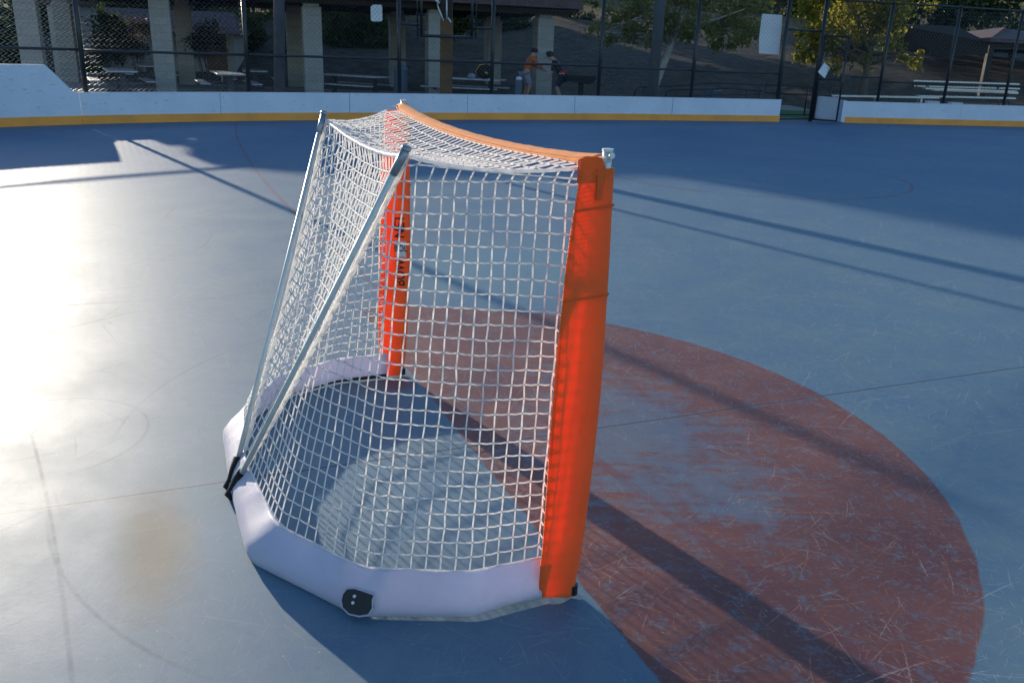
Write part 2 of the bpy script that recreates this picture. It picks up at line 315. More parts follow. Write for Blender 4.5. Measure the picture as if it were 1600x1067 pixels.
MT = dict(
    floor=mat_floor(), hill=mat_hill(), cord=mat_cord(), board=mat_board(),
    paving=plain('concrete_paving', (.23, .21, .19), .9, .2, 1.5, bump=.3, bscale=30),
    turf=plain('green_turf', (.035, .12, .03), .9, .3, 8, bump=.8, bscale=50),
    kick=plain('ochre_kick_plate', (.95, .36, .055), .6, .14, 1.6, bump=.15),
    orange=mat_fabric('orange_fabric', (.99, .14, .012), sss=(.55, .030, (1., .22, .05)), dirt=(.72, .11, .02)), orangeflat=mat_fabric('orange_webbing', (.99, .14, .012), trans=.12, tcol=(1., .17, .012)), orangebar=mat_fabric('sunlit_orange_webbing', (.97, .33, .07), rough=.85, trans=.2, tcol=(1., .3, .08)),  # crossbar copy is paler: sunlight on it is put into the colour
    white=mat_fabric('white_vinyl', (.72, .69, .80), 700, .5, .30, (.84, .78, .92), dirt=(.60, .56, .60)),
    alu=plain('brushed_aluminium', (.66, .70, .67), .5, .08, 20, metal=.35, bump=.1, bscale=200),
    chrome=plain('dark_zinc', (.32, .37, .40), .45, .15, 30, metal=.7),
    black=plain('black_plastic', (.012, .012, .014), .45, .2, 20),
    blackfab=plain('black_webbing', (.014, .012, .012), .85, .2, 30, bump=.4, bscale=400),
    vinylwire=plain('black_vinyl', (.020, .023, .028), .38, .2, 3),
    glintwire=plain('sun_glint_wire', (.30, .31, .32), .33, .2, 3, metal=.8), wire=plain('blue_black_wire', (.075, .09, .11), .36, .2, 3, metal=.3),  # brighter wire copy for the left bays, sun glints put into its colour
    stone=mat_stone('pale_block', (.40, .385, .35), (.34, .33, .30)),
    stucco=plain('pale_stucco', (.40, .39, .34), .9, .12, 1.4, bump=.2),
    rooft=mat_tile('dark_shingle', (.075, .045, .045), (.12, .075, .072)),
    roofu=plain('dark_timber', (.028, .020, .016), .8, .3, 4, bump=.2),
    wood=plain('brown_timber', (.16, .085, .035), .75, .3, 5, bump=.3),
    bark=plain('grey_bark', (.13, .105, .08), .9, .35, 6, bump=.8, bscale=14),
    barkpale=plain('pale_bark', (.36, .34, .30), .9, .3, 5, bump=.6, bscale=14),
    table=plain('grey_tabletop', (.42, .43, .44), .4, .2, 5),
    tleg=plain('dark_steel', (.05, .05, .055), .5, .2, 5),
    bench=plain('aluminium_bench', (.60, .62, .64), .35, .1, 5, metal=.7),
    sign=plain('white_sign', (.78, .80, .82), .5, .06, 2),
    bin=plain('blue_grey_bin', (.085, .12, .17), .5, .2, 6),
    galv=plain('painted_pole', (.11, .12, .13), .45, .15, 4),
    leafA=mat_leaf('leaf_olive', (.045, .070, .014), (.085, .105, .020)),
    leafB=mat_leaf('leaf_yellow_green', (.11, .14, .018), (.25, .23, .035), .6),
    leafC=mat_leaf('leaf_dark', (.022, .045, .018), (.045, .075, .022), .35),
    leafD=mat_leaf('leaf_plum', (.05, .035, .035), (.07, .06, .04), .3),
    skin=plain('skin', (.45, .26, .18), .55, .06, 10), hair=plain('dark_cloth', (.02, .018, .018), .8, .2, 20),
    shirtD=plain('black_shirt', (.018, .014, .018), .85, .2, 10), shirtO=plain('orange_shirt', (.55, .12, .025), .8, .12, 10),
    shorts=plain('navy_shorts', (.02, .022, .045), .85, .2, 10), redc=plain('red_cloth', (.30, .02, .03), .8, .2, 10),
    yellow=plain('yellow_trim', (.55, .42, .06), .7, .1, 10), paleC=plain('pale_cloth', (.26, .28, .34), .8, .1, 10),
    ink=plain('black_ink', (.012, .012, .012), .6, .1, 10), sticker=plain('white_sticker', (.62, .64, .66), .5, .05, 10),
)

# ------------------------------------------------------------------ mesh helpers
class MB:
    def __init__(s): s.v = []; s.f = []
    def add(s, vs, fs):
        o = len(s.v); s.v += [tuple(x) for x in vs]; s.f += [tuple(o + i for i in f) for f in fs]; return s
    def box(s, a, b, rz=0., c=None, bev=0.):
        x0, y0, z0 = a; x1, y1, z1 = b
        vs = [Vector(p) for p in ((x0, y0, z0), (x1, y0, z0), (x1, y1, z0), (x0, y1, z0), (x0, y0, z1), (x1, y0, z1), (x1, y1, z1), (x0, y1, z1))]
        if rz:
            c = Vector(c or (0, 0, 0)); m = Matrix.Rotation(rz, 3, 'Z'); vs = [m @ (p - c) + c for p in vs]
        return s.add(vs, [(0, 3, 2, 1), (4, 5, 6, 7), (0, 1, 5, 4), (1, 2, 6, 5), (2, 3, 7, 6), (3, 0, 4, 7)])
    def obox(s, o, ax, ay, az):
        o, ax, ay, az = map(Vector, (o, ax, ay, az)); vs = [o, o + ax, o + ax + ay, o + ay]; vs += [p + az for p in vs]
        return s.add(vs, [(0, 3, 2, 1), (4, 5, 6, 7), (0, 1, 5, 4), (1, 2, 6, 5), (2, 3, 7, 6), (3, 0, 4, 7)])
    def tube(s, pts, r, n=8, caps=True, closed=False):
        pts = [Vector(p) for p in pts]; m = len(pts); rr = r if isinstance(r, (list, tuple)) else [r] * m
        o = len(s.v); ref = None
        for i, p in enumerate(pts):
            t = (pts[min(i + 1, m - 1)] - pts[max(i - 1, 0)])
            if t.length < 1e-9: t = Vector((0, 0, 1))
            t.normalize()
            if ref is None: ref = t.orthogonal().normalized()
            ref = (ref - t * ref.dot(t))
            if ref.length < 1e-6: ref = t.orthogonal()
            ref.normalize(); b = t.cross(ref)
            for k in range(n):
                a = 2 * math.pi * k / n; s.v.append(tuple(p + (ref * math.cos(a) + b * math.sin(a)) * rr[i]))
        for i in range(m - 1):
            for k in range(n):
                a, b_ = o + i * n + k, o + i * n + (k + 1) % n; s.f.append((a, b_, b_ + n, a + n))
        if caps: s.f.append(tuple(o + k for k in reversed(range(n)))); s.f.append(tuple(o + (m - 1) * n + k for k in range(n)))
        return s
    def octa(s, c, r):
        x, y, z = c
        return s.add([(x + r, y, z), (x - r, y, z), (x, y + r, z), (x, y - r, z), (x, y, z + r), (x, y, z - r)],
                     [(0, 2, 4), (2, 1, 4), (1, 3, 4), (3, 0, 4), (2, 0, 5), (1, 2, 5), (3, 1, 5), (0, 3, 5)])
    def ball(s, c, r, n=10, m=7, sz=(1, 1, 1)):
        c = Vector(c); vs = [c + Vector((0, 0, r * sz[2]))]; fs = []
        for i in range(1, m):
            a = math.pi * i / m
            for k in range(n):
                b = 2 * math.pi * k / n; vs.append(c + Vector((r * sz[0] * math.sin(a) * math.cos(b), r * sz[1] * math.sin(a) * math.sin(b), r * sz[2] * math.cos(a))))
        vs.append(c - Vector((0, 0, r * sz[2])))
        for k in range(n): fs.append((0, 1 + k, 1 + (k + 1) % n)); fs.append((len(vs) - 1, 1 + (m - 2) * n + (k + 1) % n, 1 + (m - 2) * n + k))
        for i in range(m - 2):
            for k in range(n): a = 1 + i * n + k; b = 1 + i * n + (k + 1) % n; fs.append((a, a + n, b + n, b))
        return s.add(vs, fs)
    def build(s, name, mat, parent=None, smooth=False, bev=0., **tags):
        me = bpy.data.meshes.new(name); me.from_pydata(s.v, [], s.f); me.update()
        me.materials.append(mat)
        if smooth: me.polygons.foreach_set('use_smooth', [True] * len(me.polygons))
        ob = bpy.data.objects.new(name, me); C.objects.link(ob)
        if parent: ob.parent = parent
        if bev:
            b = ob.modifiers.new('bevel', 'BEVEL'); b.width = bev; b.segments = 2; b.limit_method = 'ANGLE'
        if tags: tag(ob, **tags)
        return ob
def tag(o, label=None, cat=None, group=None, kind=None):
    if label: o['label'] = label
    if cat: o['category'] = cat
    if group: o['group'] = group
    if kind: o['kind'] = kind
    return o
def empty(name, loc, rz=0., **t):
    o = bpy.data.objects.new(name, None); C.objects.link(o); o.location = loc; o.rotation_euler = (0, 0, rz); o.empty_display_size = .2
    return tag(o, **t)
def copy_tree(o, parent=None):
    c = o.copy(); C.objects.link(c); c.parent = parent
    for ch in list(o.children): copy_tree(ch, c)
    return c
def sm(t): t = max(0, min(1, t)); return t * t * (3 - 2 * t)
def lerp(a, b, t): return a + (b - a) * t
def interp(xs, ys, x):
    return float(np.interp(x, xs, ys))
class Path:                                    # polyline with arc-length lookup
    def __init__(s, pts):
        s.p = [Vector(p) for p in pts]; s.s = [0.]
        for a, b in zip(s.p, s.p[1:]): s.s.append(s.s[-1] + (b - a).length)
        s.L = s.s[-1]
    def __call__(s, d):
        d = max(0, min(s.L, d)); i = max(0, min(len(s.p) - 2, int(np.searchsorted(s.s, d, 'right')) - 1))
        return s.p[i].lerp(s.p[i + 1], (d - s.s[i]) / max(1e-9, s.s[i + 1] - s.s[i]))
def smooth_pts(pts, step, it=3):
    P = Path(pts); n = max(2, int(P.L / step)); q = [P(P.L * i / n) for i in range(n + 1)]
    for _ in range(it): q = [q[0]] + [(q[i - 1] + q[i] * 2 + q[i + 1]) / 4 for i in range(1, len(q) - 1)] + [q[-1]]
    return q

# ================================================================== THE SETTING
def terr(x, y):
    z = -.06
    if y > 30:
        t = y - 30; z += .15 * t * sm(t / 8) if t < 60 else 9 + (t - 60) * .08
        z += .35 * math.sin(x * .13 + 1) * sm((y - 36) / 15) + .16 * math.sin(x * .7 + y * .4) * sm((y - 38) / 10)
    return z
g = MB(); xs = [-200, -140, -100] + list(np.arange(-70, 71, 1.)) + [100, 140, 200]; ys = [-60, 0, 14, 22, 26, 28] + list(np.arange(29, 85, 1.)) + [90, 100, 120, 150, 200, 300]
for y in ys:
    for x in xs: g.v.append((x, y, terr(x, y) + (rnd.uniform(-.05, .05) if y > 32 else 0)))
nx = len(xs)
for j in range(len(ys) - 1):
    for i in range(nx - 1): a = j * nx + i; g.f.append((a, a + 1, a + 1 + nx, a + nx))
g.build('hillside', MT['hill'], smooth=True, kind='structure')

# boards line on the ground (measured), going left to right, extended past the frame
bl = [gd(*p) for p in ((0, 198.5), (115, 194.8), (262, 191), (420, 188.5), (600, 187.6), (800, 187.3), (1000, 188), (1217, 190.6))]
left_ext = [Vector((-10.6, -6, 0)), Vector((-10.6, 6, 0)), Vector((-10.5, 10, 0)), Vector((-9.9, 12.2, 0))]
gR0, gR1 = gd(1317, 192.2), gd(1600, 198.7)
print('board pts', [tuple(round(c, 2) for c in p) for p in bl], gR0, gR1)
lp = smooth_pts(left_ext + bl, .35, 14)
LB = Path(lp); extR = (gR1 - gR0).normalized()
RB = Path([gR0, gR1, gR1 + extR * 6])
# the rink slab, bounded a little outside the boards
fl = MB(); ring = [(-11.2, -8, 0)] + [tuple(p + (p - Vector((3, 3, 0))).normalized() * .25) for p in lp] + [tuple(gR0 + Vector((0, .25, 0)))] + [tuple(gR1 + Vector((0, .3, 0)) + extR * 6), (24, -8, 0)]
n = len(ring); cen = (2, 5, 0)
fl.v = [(x, y, 0) for x, y, z in ring] + [(x, y, -.09) for x, y, z in ring]
fl.f = [tuple(reversed(range(n)))] + [(i, (i + 1) % n, n + (i + 1) % n, n + i) for i in range(n)]
fo = fl.build('rink_floor', MT['floor'], kind='structure')
pv = MB(); pv.box((-30, 14, -.2), (9.5, 31, -.035)); pv.build('picnic_paving', MT['paving'], kind='structure')
tf = MB(); a = gd(1228, 176, -.03); tf.box((a.x - 1.5, a.y - 2.2, -.2), (a.x + 5, a.y + 1.2, -.025)); tf.build('grass_strip', MT['turf'], kind='structure')

# ------------------------------------------------------------------ boards
H_T, H_L, H_K = .985, .525, .148
def wall_strip(path, s0, s1, z0, z1, th=.06, off=0., step=.3, top=None):
    m = MB(); n = max(1, int((s1 - s0) / step)); 
    for i in range(n + 1):
        s_ = lerp(s0, s1, i / n); p = path(s_); t = (path(s_ + .05) - path(s_ - .05)).normalized(); nn = Vector((-t.y, t.x, 0))
        zt = z1 if top is None else top(s_)
        for o, z in ((off, z0), (off, zt), (off + th, zt), (off + th, z0)): m.v.append(tuple(p + nn * o + Vector((0, 0, z))))
    for i in range(n):
        a = 4 * i
        for k in range(4): m.f.append((a + k, a + (k + 1) % 4, a + 4 + (k + 1) % 4, a + 4 + k))
    m.f.append((0, 3, 2, 1)); a = 4 * n; m.f.append((a, a + 1, a + 2, a + 3))
    return m
def s_at(path, px, z=0.):
    best = min((abs(prj(path(path.L * i / 2000) + Vector((0, 0, z)))[0] - px), path.L * i / 2000) for i in range(2001) if (path(path.L * i / 2000).y > 9))
    return best[1]
sA, sB = s_at(LB, 70, H_T), s_at(LB, 116, H_L); sSeam = s_at(LB, 126, .3)
def topL(s_): return H_T if s_ <= sA else (H_L if s_ >= sB else lerp(H_T, H_L, (s_ - sA) / (sB - sA)))
bd = empty('rink_board', LB(sA), label='tall white rink board at the far left with a sloped end and ochre kick plate', cat='rink board')
def under(o, par):
    o.parent = par; o.matrix_parent_inverse = Matrix.Translation(-par.location) if par.rotation_euler.z == 0 else (Matrix.Translation(par.location) @ Matrix.Rotation(par.rotation_euler.z, 4, 'Z')).inverted()
    return o
under(wall_strip(LB, 0, sSeam - .004, H_K, 0, top=topL, step=.12).build('panel', MT['board']), bd)
under(wall_strip(LB, 0, sSeam - .004, .0, H_K, off=-.012, th=.08).build('kick_plate', MT['kick']), bd)
bd2 = empty('rink_board', LB((sSeam + LB.L) / 2), label='long low white rink board with ochre kick plate, running left of the gate', cat='rink board')
seams = [sSeam] + [s_at(LB, x, .3) for x in (345, 547, 731, 898, 1050)] + [LB.L]
for a, b in zip(seams, seams[1:]):
    under(wall_strip(LB, a + .006, b - .006, H_K, H_L).build('panel', MT['board']), bd2)
under(wall_strip(LB, sSeam, LB.L, .0, H_K, off=-.012, th=.08).build('kick_plate', MT['kick']), bd2)
under(wall_strip(LB, sSeam, LB.L, H_L, H_L + .012, off=-.006, th=.075).build('cap_rail', MT['board']), bd2)
bd3 = empty('rink_board', RB(1.5), label='low white rink board with ochre kick plate to the right of the gate', cat='rink board')
for a, b in ((0, 3.3), (3.3, 6.9), (6.9, RB.L)):
    under(wall_strip(RB, a + .003, b - .003, H_K, H_L).build('panel', MT['board']), bd3)
under(wall_strip(RB, 0, RB.L, .0, H_K, off=-.012, th=.08).build('kick_plate', MT['kick']), bd3)
under(wall_strip(RB, 0, RB.L, H_L, H_L + .012, off=-.006, th=.075).build('cap_rail', MT['board']), bd3)

# ------------------------------------------------------------------ fences
FH = 3.02
def offp(path, s_, o=.11):
    p = path(s_); t = (path(s_ + .1) - path(s_ - .1)).normalized(); return p + Vector((-t.y, t.x, 0)) * o
def mesh_bay(pf, s0, s1, z0, z1, P_=.092, r=.0056, holes=()):
    """diamond chain link: interlocking zigzag wires; pf(s) gives the ground point"""
    m = MB(); nw = int((s1 - s0) / P_)
    nzz = int((z1 - z0) / (P_ / 2))
    for k in range(nw + 1):
        pts = []; c = s0 + (k + .5) * P_
        if c > s1: break
        for j in range(nzz + 1):
            sgn = 1 if (j + 0) % 2 else -1
            s_ = min(s1, max(s0, c + sgn * P_ * .52)); z = z0 + j * P_ / 2
            cut = any(h[0] < s_ < h[1] and h[2] < z < h[3] for h in holes)
            if cut:
                if len(pts) > 1: m.tube(pts, r, 3, False)
                pts = []; continue
            p = pf(s_); pts.append(Vector((p.x, p.y + sgn * .002, z)))
        if len(pts) > 1: m.tube(pts, r, 3, False)
    return m
fence = empty('chain_link_fence', offp(LB, (sSeam + LB.L) / 2), label='tall black chain link fence standing on the low board, left of the gate', cat='fence')
pfL = lambda s_: offp(LB, s_)
posts = [s_at(LB, x, H_L) for x in (137, 391, 627, 771, 938, 1083, 1218)]
sStart = max(0, posts[0] - 9.)
sideposts = [posts[0] - 6.4, posts[0] - 3.2]
print('fence posts', posts, [tuple(round(c, 2) for c in pfL(s_)) for s_ in posts])
def vpost(p, z0, z1, r, mat, par, name='post'):
    m = MB(); m.tube([p + Vector((0, 0, z0)), p + Vector((0, 0, z1))], r, 10); m.ball(p + Vector((0, 0, z1)), r * 1.25, 8, 5, (1, 1, .6))
    return under(m.build(name, mat, smooth=True), par)
for s_ in sideposts + posts: vpost(pfL(s_), 0, FH, .042 if s_ is not posts[-1] else .05, MT['vinylwire'], fence)
def railp(pf, s0, s1, z, r=.024):
    n = max(2, int((s1 - s0) / .5)); m = MB(); m.tube([pf(lerp(s0, s1, i / n)) + Vector((0, 0, z(lerp(s0, s1, i / n)) if callable(z) else z)) for i in range(n + 1)], r, 8); return m
allp = sideposts + posts
hopS = (s_at(LB, 661, 1.9), s_at(LB, 741, 1.9))          # opening in the mesh for the basketball backboard
zbot = 1.70
for i, (a, b) in enumerate(zip(allp, allp[1:])):
    zm = 1.235 if i < 2 else 1.20
    if i >= 2: zm = [None, None, 1.22, 1.22, 1.21, 1.20, 1.17, 1.155, 1.12][min(i, 8)]
    under(railp(pfL, a, b, zm).build('middle_rail', MT['vinylwire'], smooth=True), fence)
    under(railp(pfL, a, b, FH - .02).build('top_rail', MT['vinylwire'], smooth=True), fence)
    hl = ()
    if a < hopS[0] and b > hopS[1]: hl = ((hopS[0], hopS[1], zbot, 9),)
    z0 = H_L + .03 if a > sB - .4 else H_L + .03
    under(mesh_bay(pfL, a + .04, b - .04, z0, FH - .04, holes=hl).build('chain_link', MT['wire' if i > 2 else 'glintwire']), fence)
# backboard opening frame (tubes clamped between two posts)
fr = MB()
for s_ in hopS:
    fr.tube([pfL(s_) + Vector((0, -.03, zbot)), pfL(s_) + Vector((0, -.03, FH))], .03, 8)
fr.tube([pfL(hopS[0]) + Vector((-.02, -.03, zbot)), pfL(hopS[1]) + Vector((.02, -.03, zbot))], .032, 8)
for s_ in (hopS[0] - .09, hopS[1] + .09): fr.tube([pfL(s_) + Vector((0, 0, zbot - .02)), pfL(s_) + Vector((0, 0, FH))], .016, 6)
for s_, zz in ((hopS[0], zbot + .12), (hopS[0], zbot + .42), (hopS[1], zbot + .12), (hopS[1], zbot + .42)): fr.tube([pfL(s_ - .11) + Vector((0, 0, zz)), pfL(s_ + .11) + Vector((0, 0, zz))], .014, 6)
fr.tube([pfL(posts[2]) + Vector((0, 0, zbot + .22)), pfL(hopS[0] - .05) + Vector((0, 0, zbot + .20))], .026, 8)
fr.tube([pfL(hopS[1] + .05) + Vector((0, 0, zbot + .20)), pfL(posts[3]) + Vector((0, 0, zbot + .20))], .026, 8)
under(fr.build('backboard_opening_frame', MT['vinylwire'], smooth=True), fence)
# diagonal brace near the gate side
br = MB(); a = pfL(posts[-2]); b = pfL(posts[-1]); br.tube([a + Vector((0, 0, 1.1)), b.lerp(a, .45) + Vector((0, 0, .62))], .006, 5); under(br.build('tension_rod', MT['vinylwire']), fence)

# right fence: from gate to beyond the frame
pfR = lambda s_: RB(s_) + Vector((-extR.y, extR.x, 0)) * .13
RX = [s_at(RB, x, H_L) for x in (1375, 1478, 1573)] + [RB.L - .4]
fenceR = empty('chain_link_fence', pfR(3), label='tall black chain link fence standing on the low board, right of the gate', cat='fence')
gp0 = gd(1268, 190.5); gp0 = Vector((gp0.x, gp0.y, 0)) + Vector((0, .12, 0))       # gate hinge post
gpos0 = pfR(0) if False else gp0
def pfR2(s_):                                           # from the hinge post to the straight right fence
    return pfR(s_) if s_ >= 0 else gp0.lerp(pfR(0), 1 + s_ / (pfR(0) - gp0).length)
sg = -(pfR(0) - gp0).length
topR = lambda s_: 2.93 - .012 * (s_ + 1)
for s_ in [sg] + RX: vpost(pfR2(s_), 0, topR(s_) + .02, .05 if s_ == sg else .038, MT['vinylwire'], fenceR)
thin = s_at(RB, 1525, H_L)
lst = [sg] + RX
under(railp(pfR2, sg, RB.L - .4, lambda s_: topR(s_)).build('top_rail', MT['vinylwire'], smooth=True), fenceR)
under(railp(pfR2, sg + .9, RX[0], 1.13, .02).build('middle_rail', MT['vinylwire'], smooth=True), fenceR)
under(railp(pfR2, RX[0], RB.L - .4, 1.03, .02).build('middle_rail', MT['vinylwire'], smooth=True), fenceR)
for a, b in zip(lst, lst[1:]):
    under(mesh_bay(pfR2, a + .04, b - .04, H_L + .02 if a >= 0 else .55, topR(b) - .03).build('chain_link', MT['wire']), fenceR)
# lintel over the gate opening
gL = pfL(posts[-1]); li = MB(); li.tube([gL + Vector((0, 0, FH - .03)), gp0 + Vector((0, 0, topR(sg)))], .026, 8); under(li.build('top_rail', MT['vinylwire'], smooth=True), fenceR)
li = MB(); zz = at(1250, 48, gp0.y).z; li.tube([gL + Vector((0, 0, zz)), gp0 + Vector((0, 0, zz))], .024, 8); under(li.build('gate_lintel', MT['vinylwire'], smooth=True), fenceR)
th = MB(); th.tube([gL + Vector((0, -.02, .06)), gp0 + Vector((0, -.02, .06))], .02, 6); th.tube([gL + Vector((0, .05, .16)), gp0 + Vector((0, .05, .16))], .014, 6)
under(th.build('threshold_bar', MT['vinylwire']), fenceR)
# gate leaf standing ajar against the right board
gate = empty('gate', gp0, label='narrow black chain link gate leaf standing open beside the fence opening', cat='gate')
e = gd(1306, 193.5); gdir = (Vector((e.x, e.y, 0)) - gp0); gw = gdir.length; gdir.normalize()
gz1 = at(1322, 57, gp0.y).z
fm = MB(); o0 = gp0 + gdir * .07 + Vector((0, -.02, 0)); o1 = gp0 + gdir * gw
for o in (o0, o1): fm.tube([o + Vector((0, 0, .05)), o + Vector((0, 0, gz1))], .024, 8)
zmid = at(1290, 124, gp0.y).z
for z in (.06, zmid, gz1 - .01): fm.tube([o0 + Vector((0, 0, z)), o1 + Vector((0, 0, z))], .022, 8)
under(fm.build('frame', MT['vinylwire'], smooth=True), gate)
under(mesh_bay(lambda s_: o0 + gdir * s_, .02, gw - .1, .08, gz1 - .03).build('chain_link', MT['vinylwire']), gate)
lt = MB(); lt.box((o1.x - .05, o1.y - .05, 1.0), (o1.x + .05, o1.y + .03, 1.14)); under(lt.build('latch', MT['vinylwire']), gate)
bp = MB(); nn = Vector((-gdir.y, gdir.x, 0)); bp.obox(o0 + nn * .04 + Vector((0, 0, .03)), gdir * (gw - .13), nn * .03, Vector((0, 0, .60)))
under(bp.build('white_backing_panel', MT['board']), gate)
ep = MB(); ep.obox(gR0 + Vector((-.10, -.10, .02)), extR * .1, Vector((0, .38, 0)), Vector((0, 0, .53))); under(ep.build('end_panel', MT['board']), bd3)

# signs hung on the fences
def fenceY(px, py):                                     # depth of the left fence where this pixel meets it
    s_ = s_at(LB, px, 2.2); return pfL(s_).y
def flat_sign(name, corners, Y, mat, th=.006, **t):
    ps = [at(x, y, Y) for x, y in corners]; c = sum(ps, Vector()) / len(ps); m = MB(); k = len(ps)
    m.v = [tuple(p - c) for p in ps] + [tuple(p - c + Vector((0, th, 0))) for p in ps]
    m.f = [tuple(reversed(range(k))), tuple(range(k, 2 * k))] + [(i, (i + 1) % k, k + (i + 1) % k, k + i) for i in range(k)]
    o = m.build(name, mat, **t); o.location = c; return o
yS = pfL(posts[1]).y
flat_sign('fence_sign', [(583, 8), (595, 8), (597, 10), (597.5, 32), (596, 34), (582, 34), (579.5, 32), (579, 11)], fenceY(588, 20) + .14, MT['sign'], label='small white blank sign with rounded corners high on the left fence', cat='sign')
flat_sign('fence_sign', [(1191, 22), (1222.5, 24), (1221, 50), (1217, 86), (1186, 84), (1186, 60)], fenceY(1204, 50) + .30, MT['sign'], label='tall white blank sign high on the fence beside the gate opening', cat='sign')
dg = at(1288, 110, gp0.y - .12)
flat_sign('fence_sign', [(1288, 98.5), (1297, 106.5), (1288.5, 122.5), (1278, 113)], gp0.y - .2, MT['sign'], label='small white diamond sign hanging tilted on the gate leaf', cat='sign')

# ------------------------------------------------------------------ poles
def pole(name, px0, py0, px1, py1, Y, r0, r1, mat, z0=-.05, **t):
    a = at(px1, py1, Y); b = at(px0, py0, Y); dv = (b - a); base = a - dv * ((a.z - z0) / dv.z); top = base + dv * ((t.pop('ht') - z0) / dv.z)
    e_ = empty(name, base, **t); m = MB(); m.tube([Vector(), top - base], [r0, r1], 16); m.build('shaft', mat, e_, smooth=True)
    m = MB(); m.tube([Vector((0, 0, 0)), Vector((0, 0, .12))], r0 * 1.7, 16); m.build('base_collar', mat, e_)
    return e_, top - base
pl, tp = pole('light_pole', 436, 0, 437, 145, pfL(s_at(LB, 437, .5)).y + .45, .115, .09, MT['galv'], ht=8.5, label='thick dark grey light pole behind the left fence, between two pale pillars', cat='light pole')
hd = MB(); hd.box((tp.x - .9, tp.y - .08, tp.z - .1), (tp.x + .9, tp.y + .08, tp.z + .02)); hd.build('cross_arm', MT['galv'], pl)
for k in (-.7, .7):
    hd = MB(); hd.box((tp.x + k - .22, tp.y - .28, tp.z - .42), (tp.x + k + .22, tp.y + .05, tp.z - .1)); hd.build('floodlight', MT['galv'], pl, bev=.03)
pl, tp = pole('light_pole', 1032.5, 0, 1018.5, 150, 24.2, .155, .12, MT['galv'], ht=8.5, label='thick dark leaning light pole behind the fence beside the pale tree trunk', cat='light pole')
hd = MB(); hd.box((tp.x - .9, tp.y - .08, tp.z - .1), (tp.x + .9, tp.y + .08, tp.z + .02)); hd.build('cross_arm', MT['galv'], pl)
for k in (-.7, .7):
    hd = MB(); hd.box((tp.x + k - .22, tp.y - .28, tp.z - .42), (tp.x + k + .22, tp.y + .05, tp.z - .1)); hd.build('floodlight', MT['galv'], pl, bev=.03)
# basketball post outside the fence
yb = pfL(hopS[0]).y + .55
bb = empty('basketball_post', at(697, 140, yb) * 1, label='square brown basketball post with silver gooseneck braces behind the framed fence opening', cat='basketball post')
bb.location.z = -.05
c0 = bb.location.copy(); zt = at(698, 30, yb).z - c0.z
m = MB(); m.box((-.13, -.1, 0), (.13, .12, zt)); m.build('lower_post', MT['wood'], bb, bev=.01)
m = MB(); m.box((-.12, -.09, zt), (.12, .11, zt + 1.4)); m.build('upper_post', MT['roofu'], bb, bev=.01)
sl = MB()
for (p0, p1) in (((683, 0), (684, 10)), ((684, 10), (693, 33)), ((698, 0), (698, 30)), ((700, 28), (705, 36))):
    a, b = at(*p0, yb - .2), at(*p1, yb - .2); sl.tube([a - c0, b - c0], .016, 6)
sl.tube([at(679, -3, yb - .25) - c0, at(686, 6, yb - .2) - c0], .03, 8); sl.build('gooseneck_brace', MT['alu'], bb, smooth=True)
m = MB(); m.box((-.55, -.75, zt + .95), (.55, -.70, zt + 1.6)); m.build('backboard', MT['sign'], bb)

# ------------------------------------------------------------------ picnic shelter
X0, Y0, AX, CY_ = -13.2, 24., 3.46, 1.15
dirc = Vector((AX, CY_, 0)).normalized(); nrm = Vector((-dirc.y, dirc.x, 0)); SP = math.hypot(AX, CY_); ang = math.atan2(dirc.y, dirc.x)
sh = empty('picnic_shelter', (X0, Y0, -.04), ang, label='open picnic shelter with square pale block pillars and low dark roof', cat='shelter')
DEP = 5.6; EV = 2.72
for i in range(5):
    for j in range(2):
        x_ = i * SP + (0, -.35, .1, .15, .0)[i] * (j == 0); y_ = j * DEP
        m = MB(); m.box((x_ - .27, y_ - .27, 0), (x_ + .27, y_ + .27, EV - .22)); m.box((x_ - .22, y_ - .22, EV - .22), (x_ + .22, y_ + .22, EV + .02))
        m.build('pillar', MT['stone'], sh, bev=.02)
xa, xb = .0, 4 * SP + .9; ya, yb_ = -1.0, DEP + 1.0; ym = DEP / 2; RD = 4.05
m = MB(); m.v = [(xa, ya, EV + .05), (xb, ya, EV + .05), (xb, yb_, EV + .05), (xa, yb_, EV + .05), (xa, ya, EV + .30), (xb, ya, EV + .30), (xb, yb_, EV + .30), (xa, yb_, EV + .30), (xa + .15, ym, RD), (xb - 2., ym, RD)]
m.f = [(3, 2, 1, 0), (0, 1, 5, 4), (1, 2, 6, 5), (2, 3, 7, 6), (3, 0, 4, 7), (4, 5, 9, 8), (6, 7, 8, 9), (5, 6, 9), (7, 4, 8)]
m.build('roof', MT['rooft'], sh)
m = MB(); m.box((xa + .2, ya + .6, EV - .13), (xb - .2, ya + .8, EV + .045)); m.box((xa + .2, yb_ - .8, EV - .13), (xb - .2, yb_ - .6, EV + .045))
for i in range(17): x_ = xa + .5 + i * (xb - xa - 1) / 16; m.box((x_ - .05, ya + .85, EV - .1), (x_ + .05, yb_ - .85, EV + .045))
m.build('beams', MT['roofu'], sh)

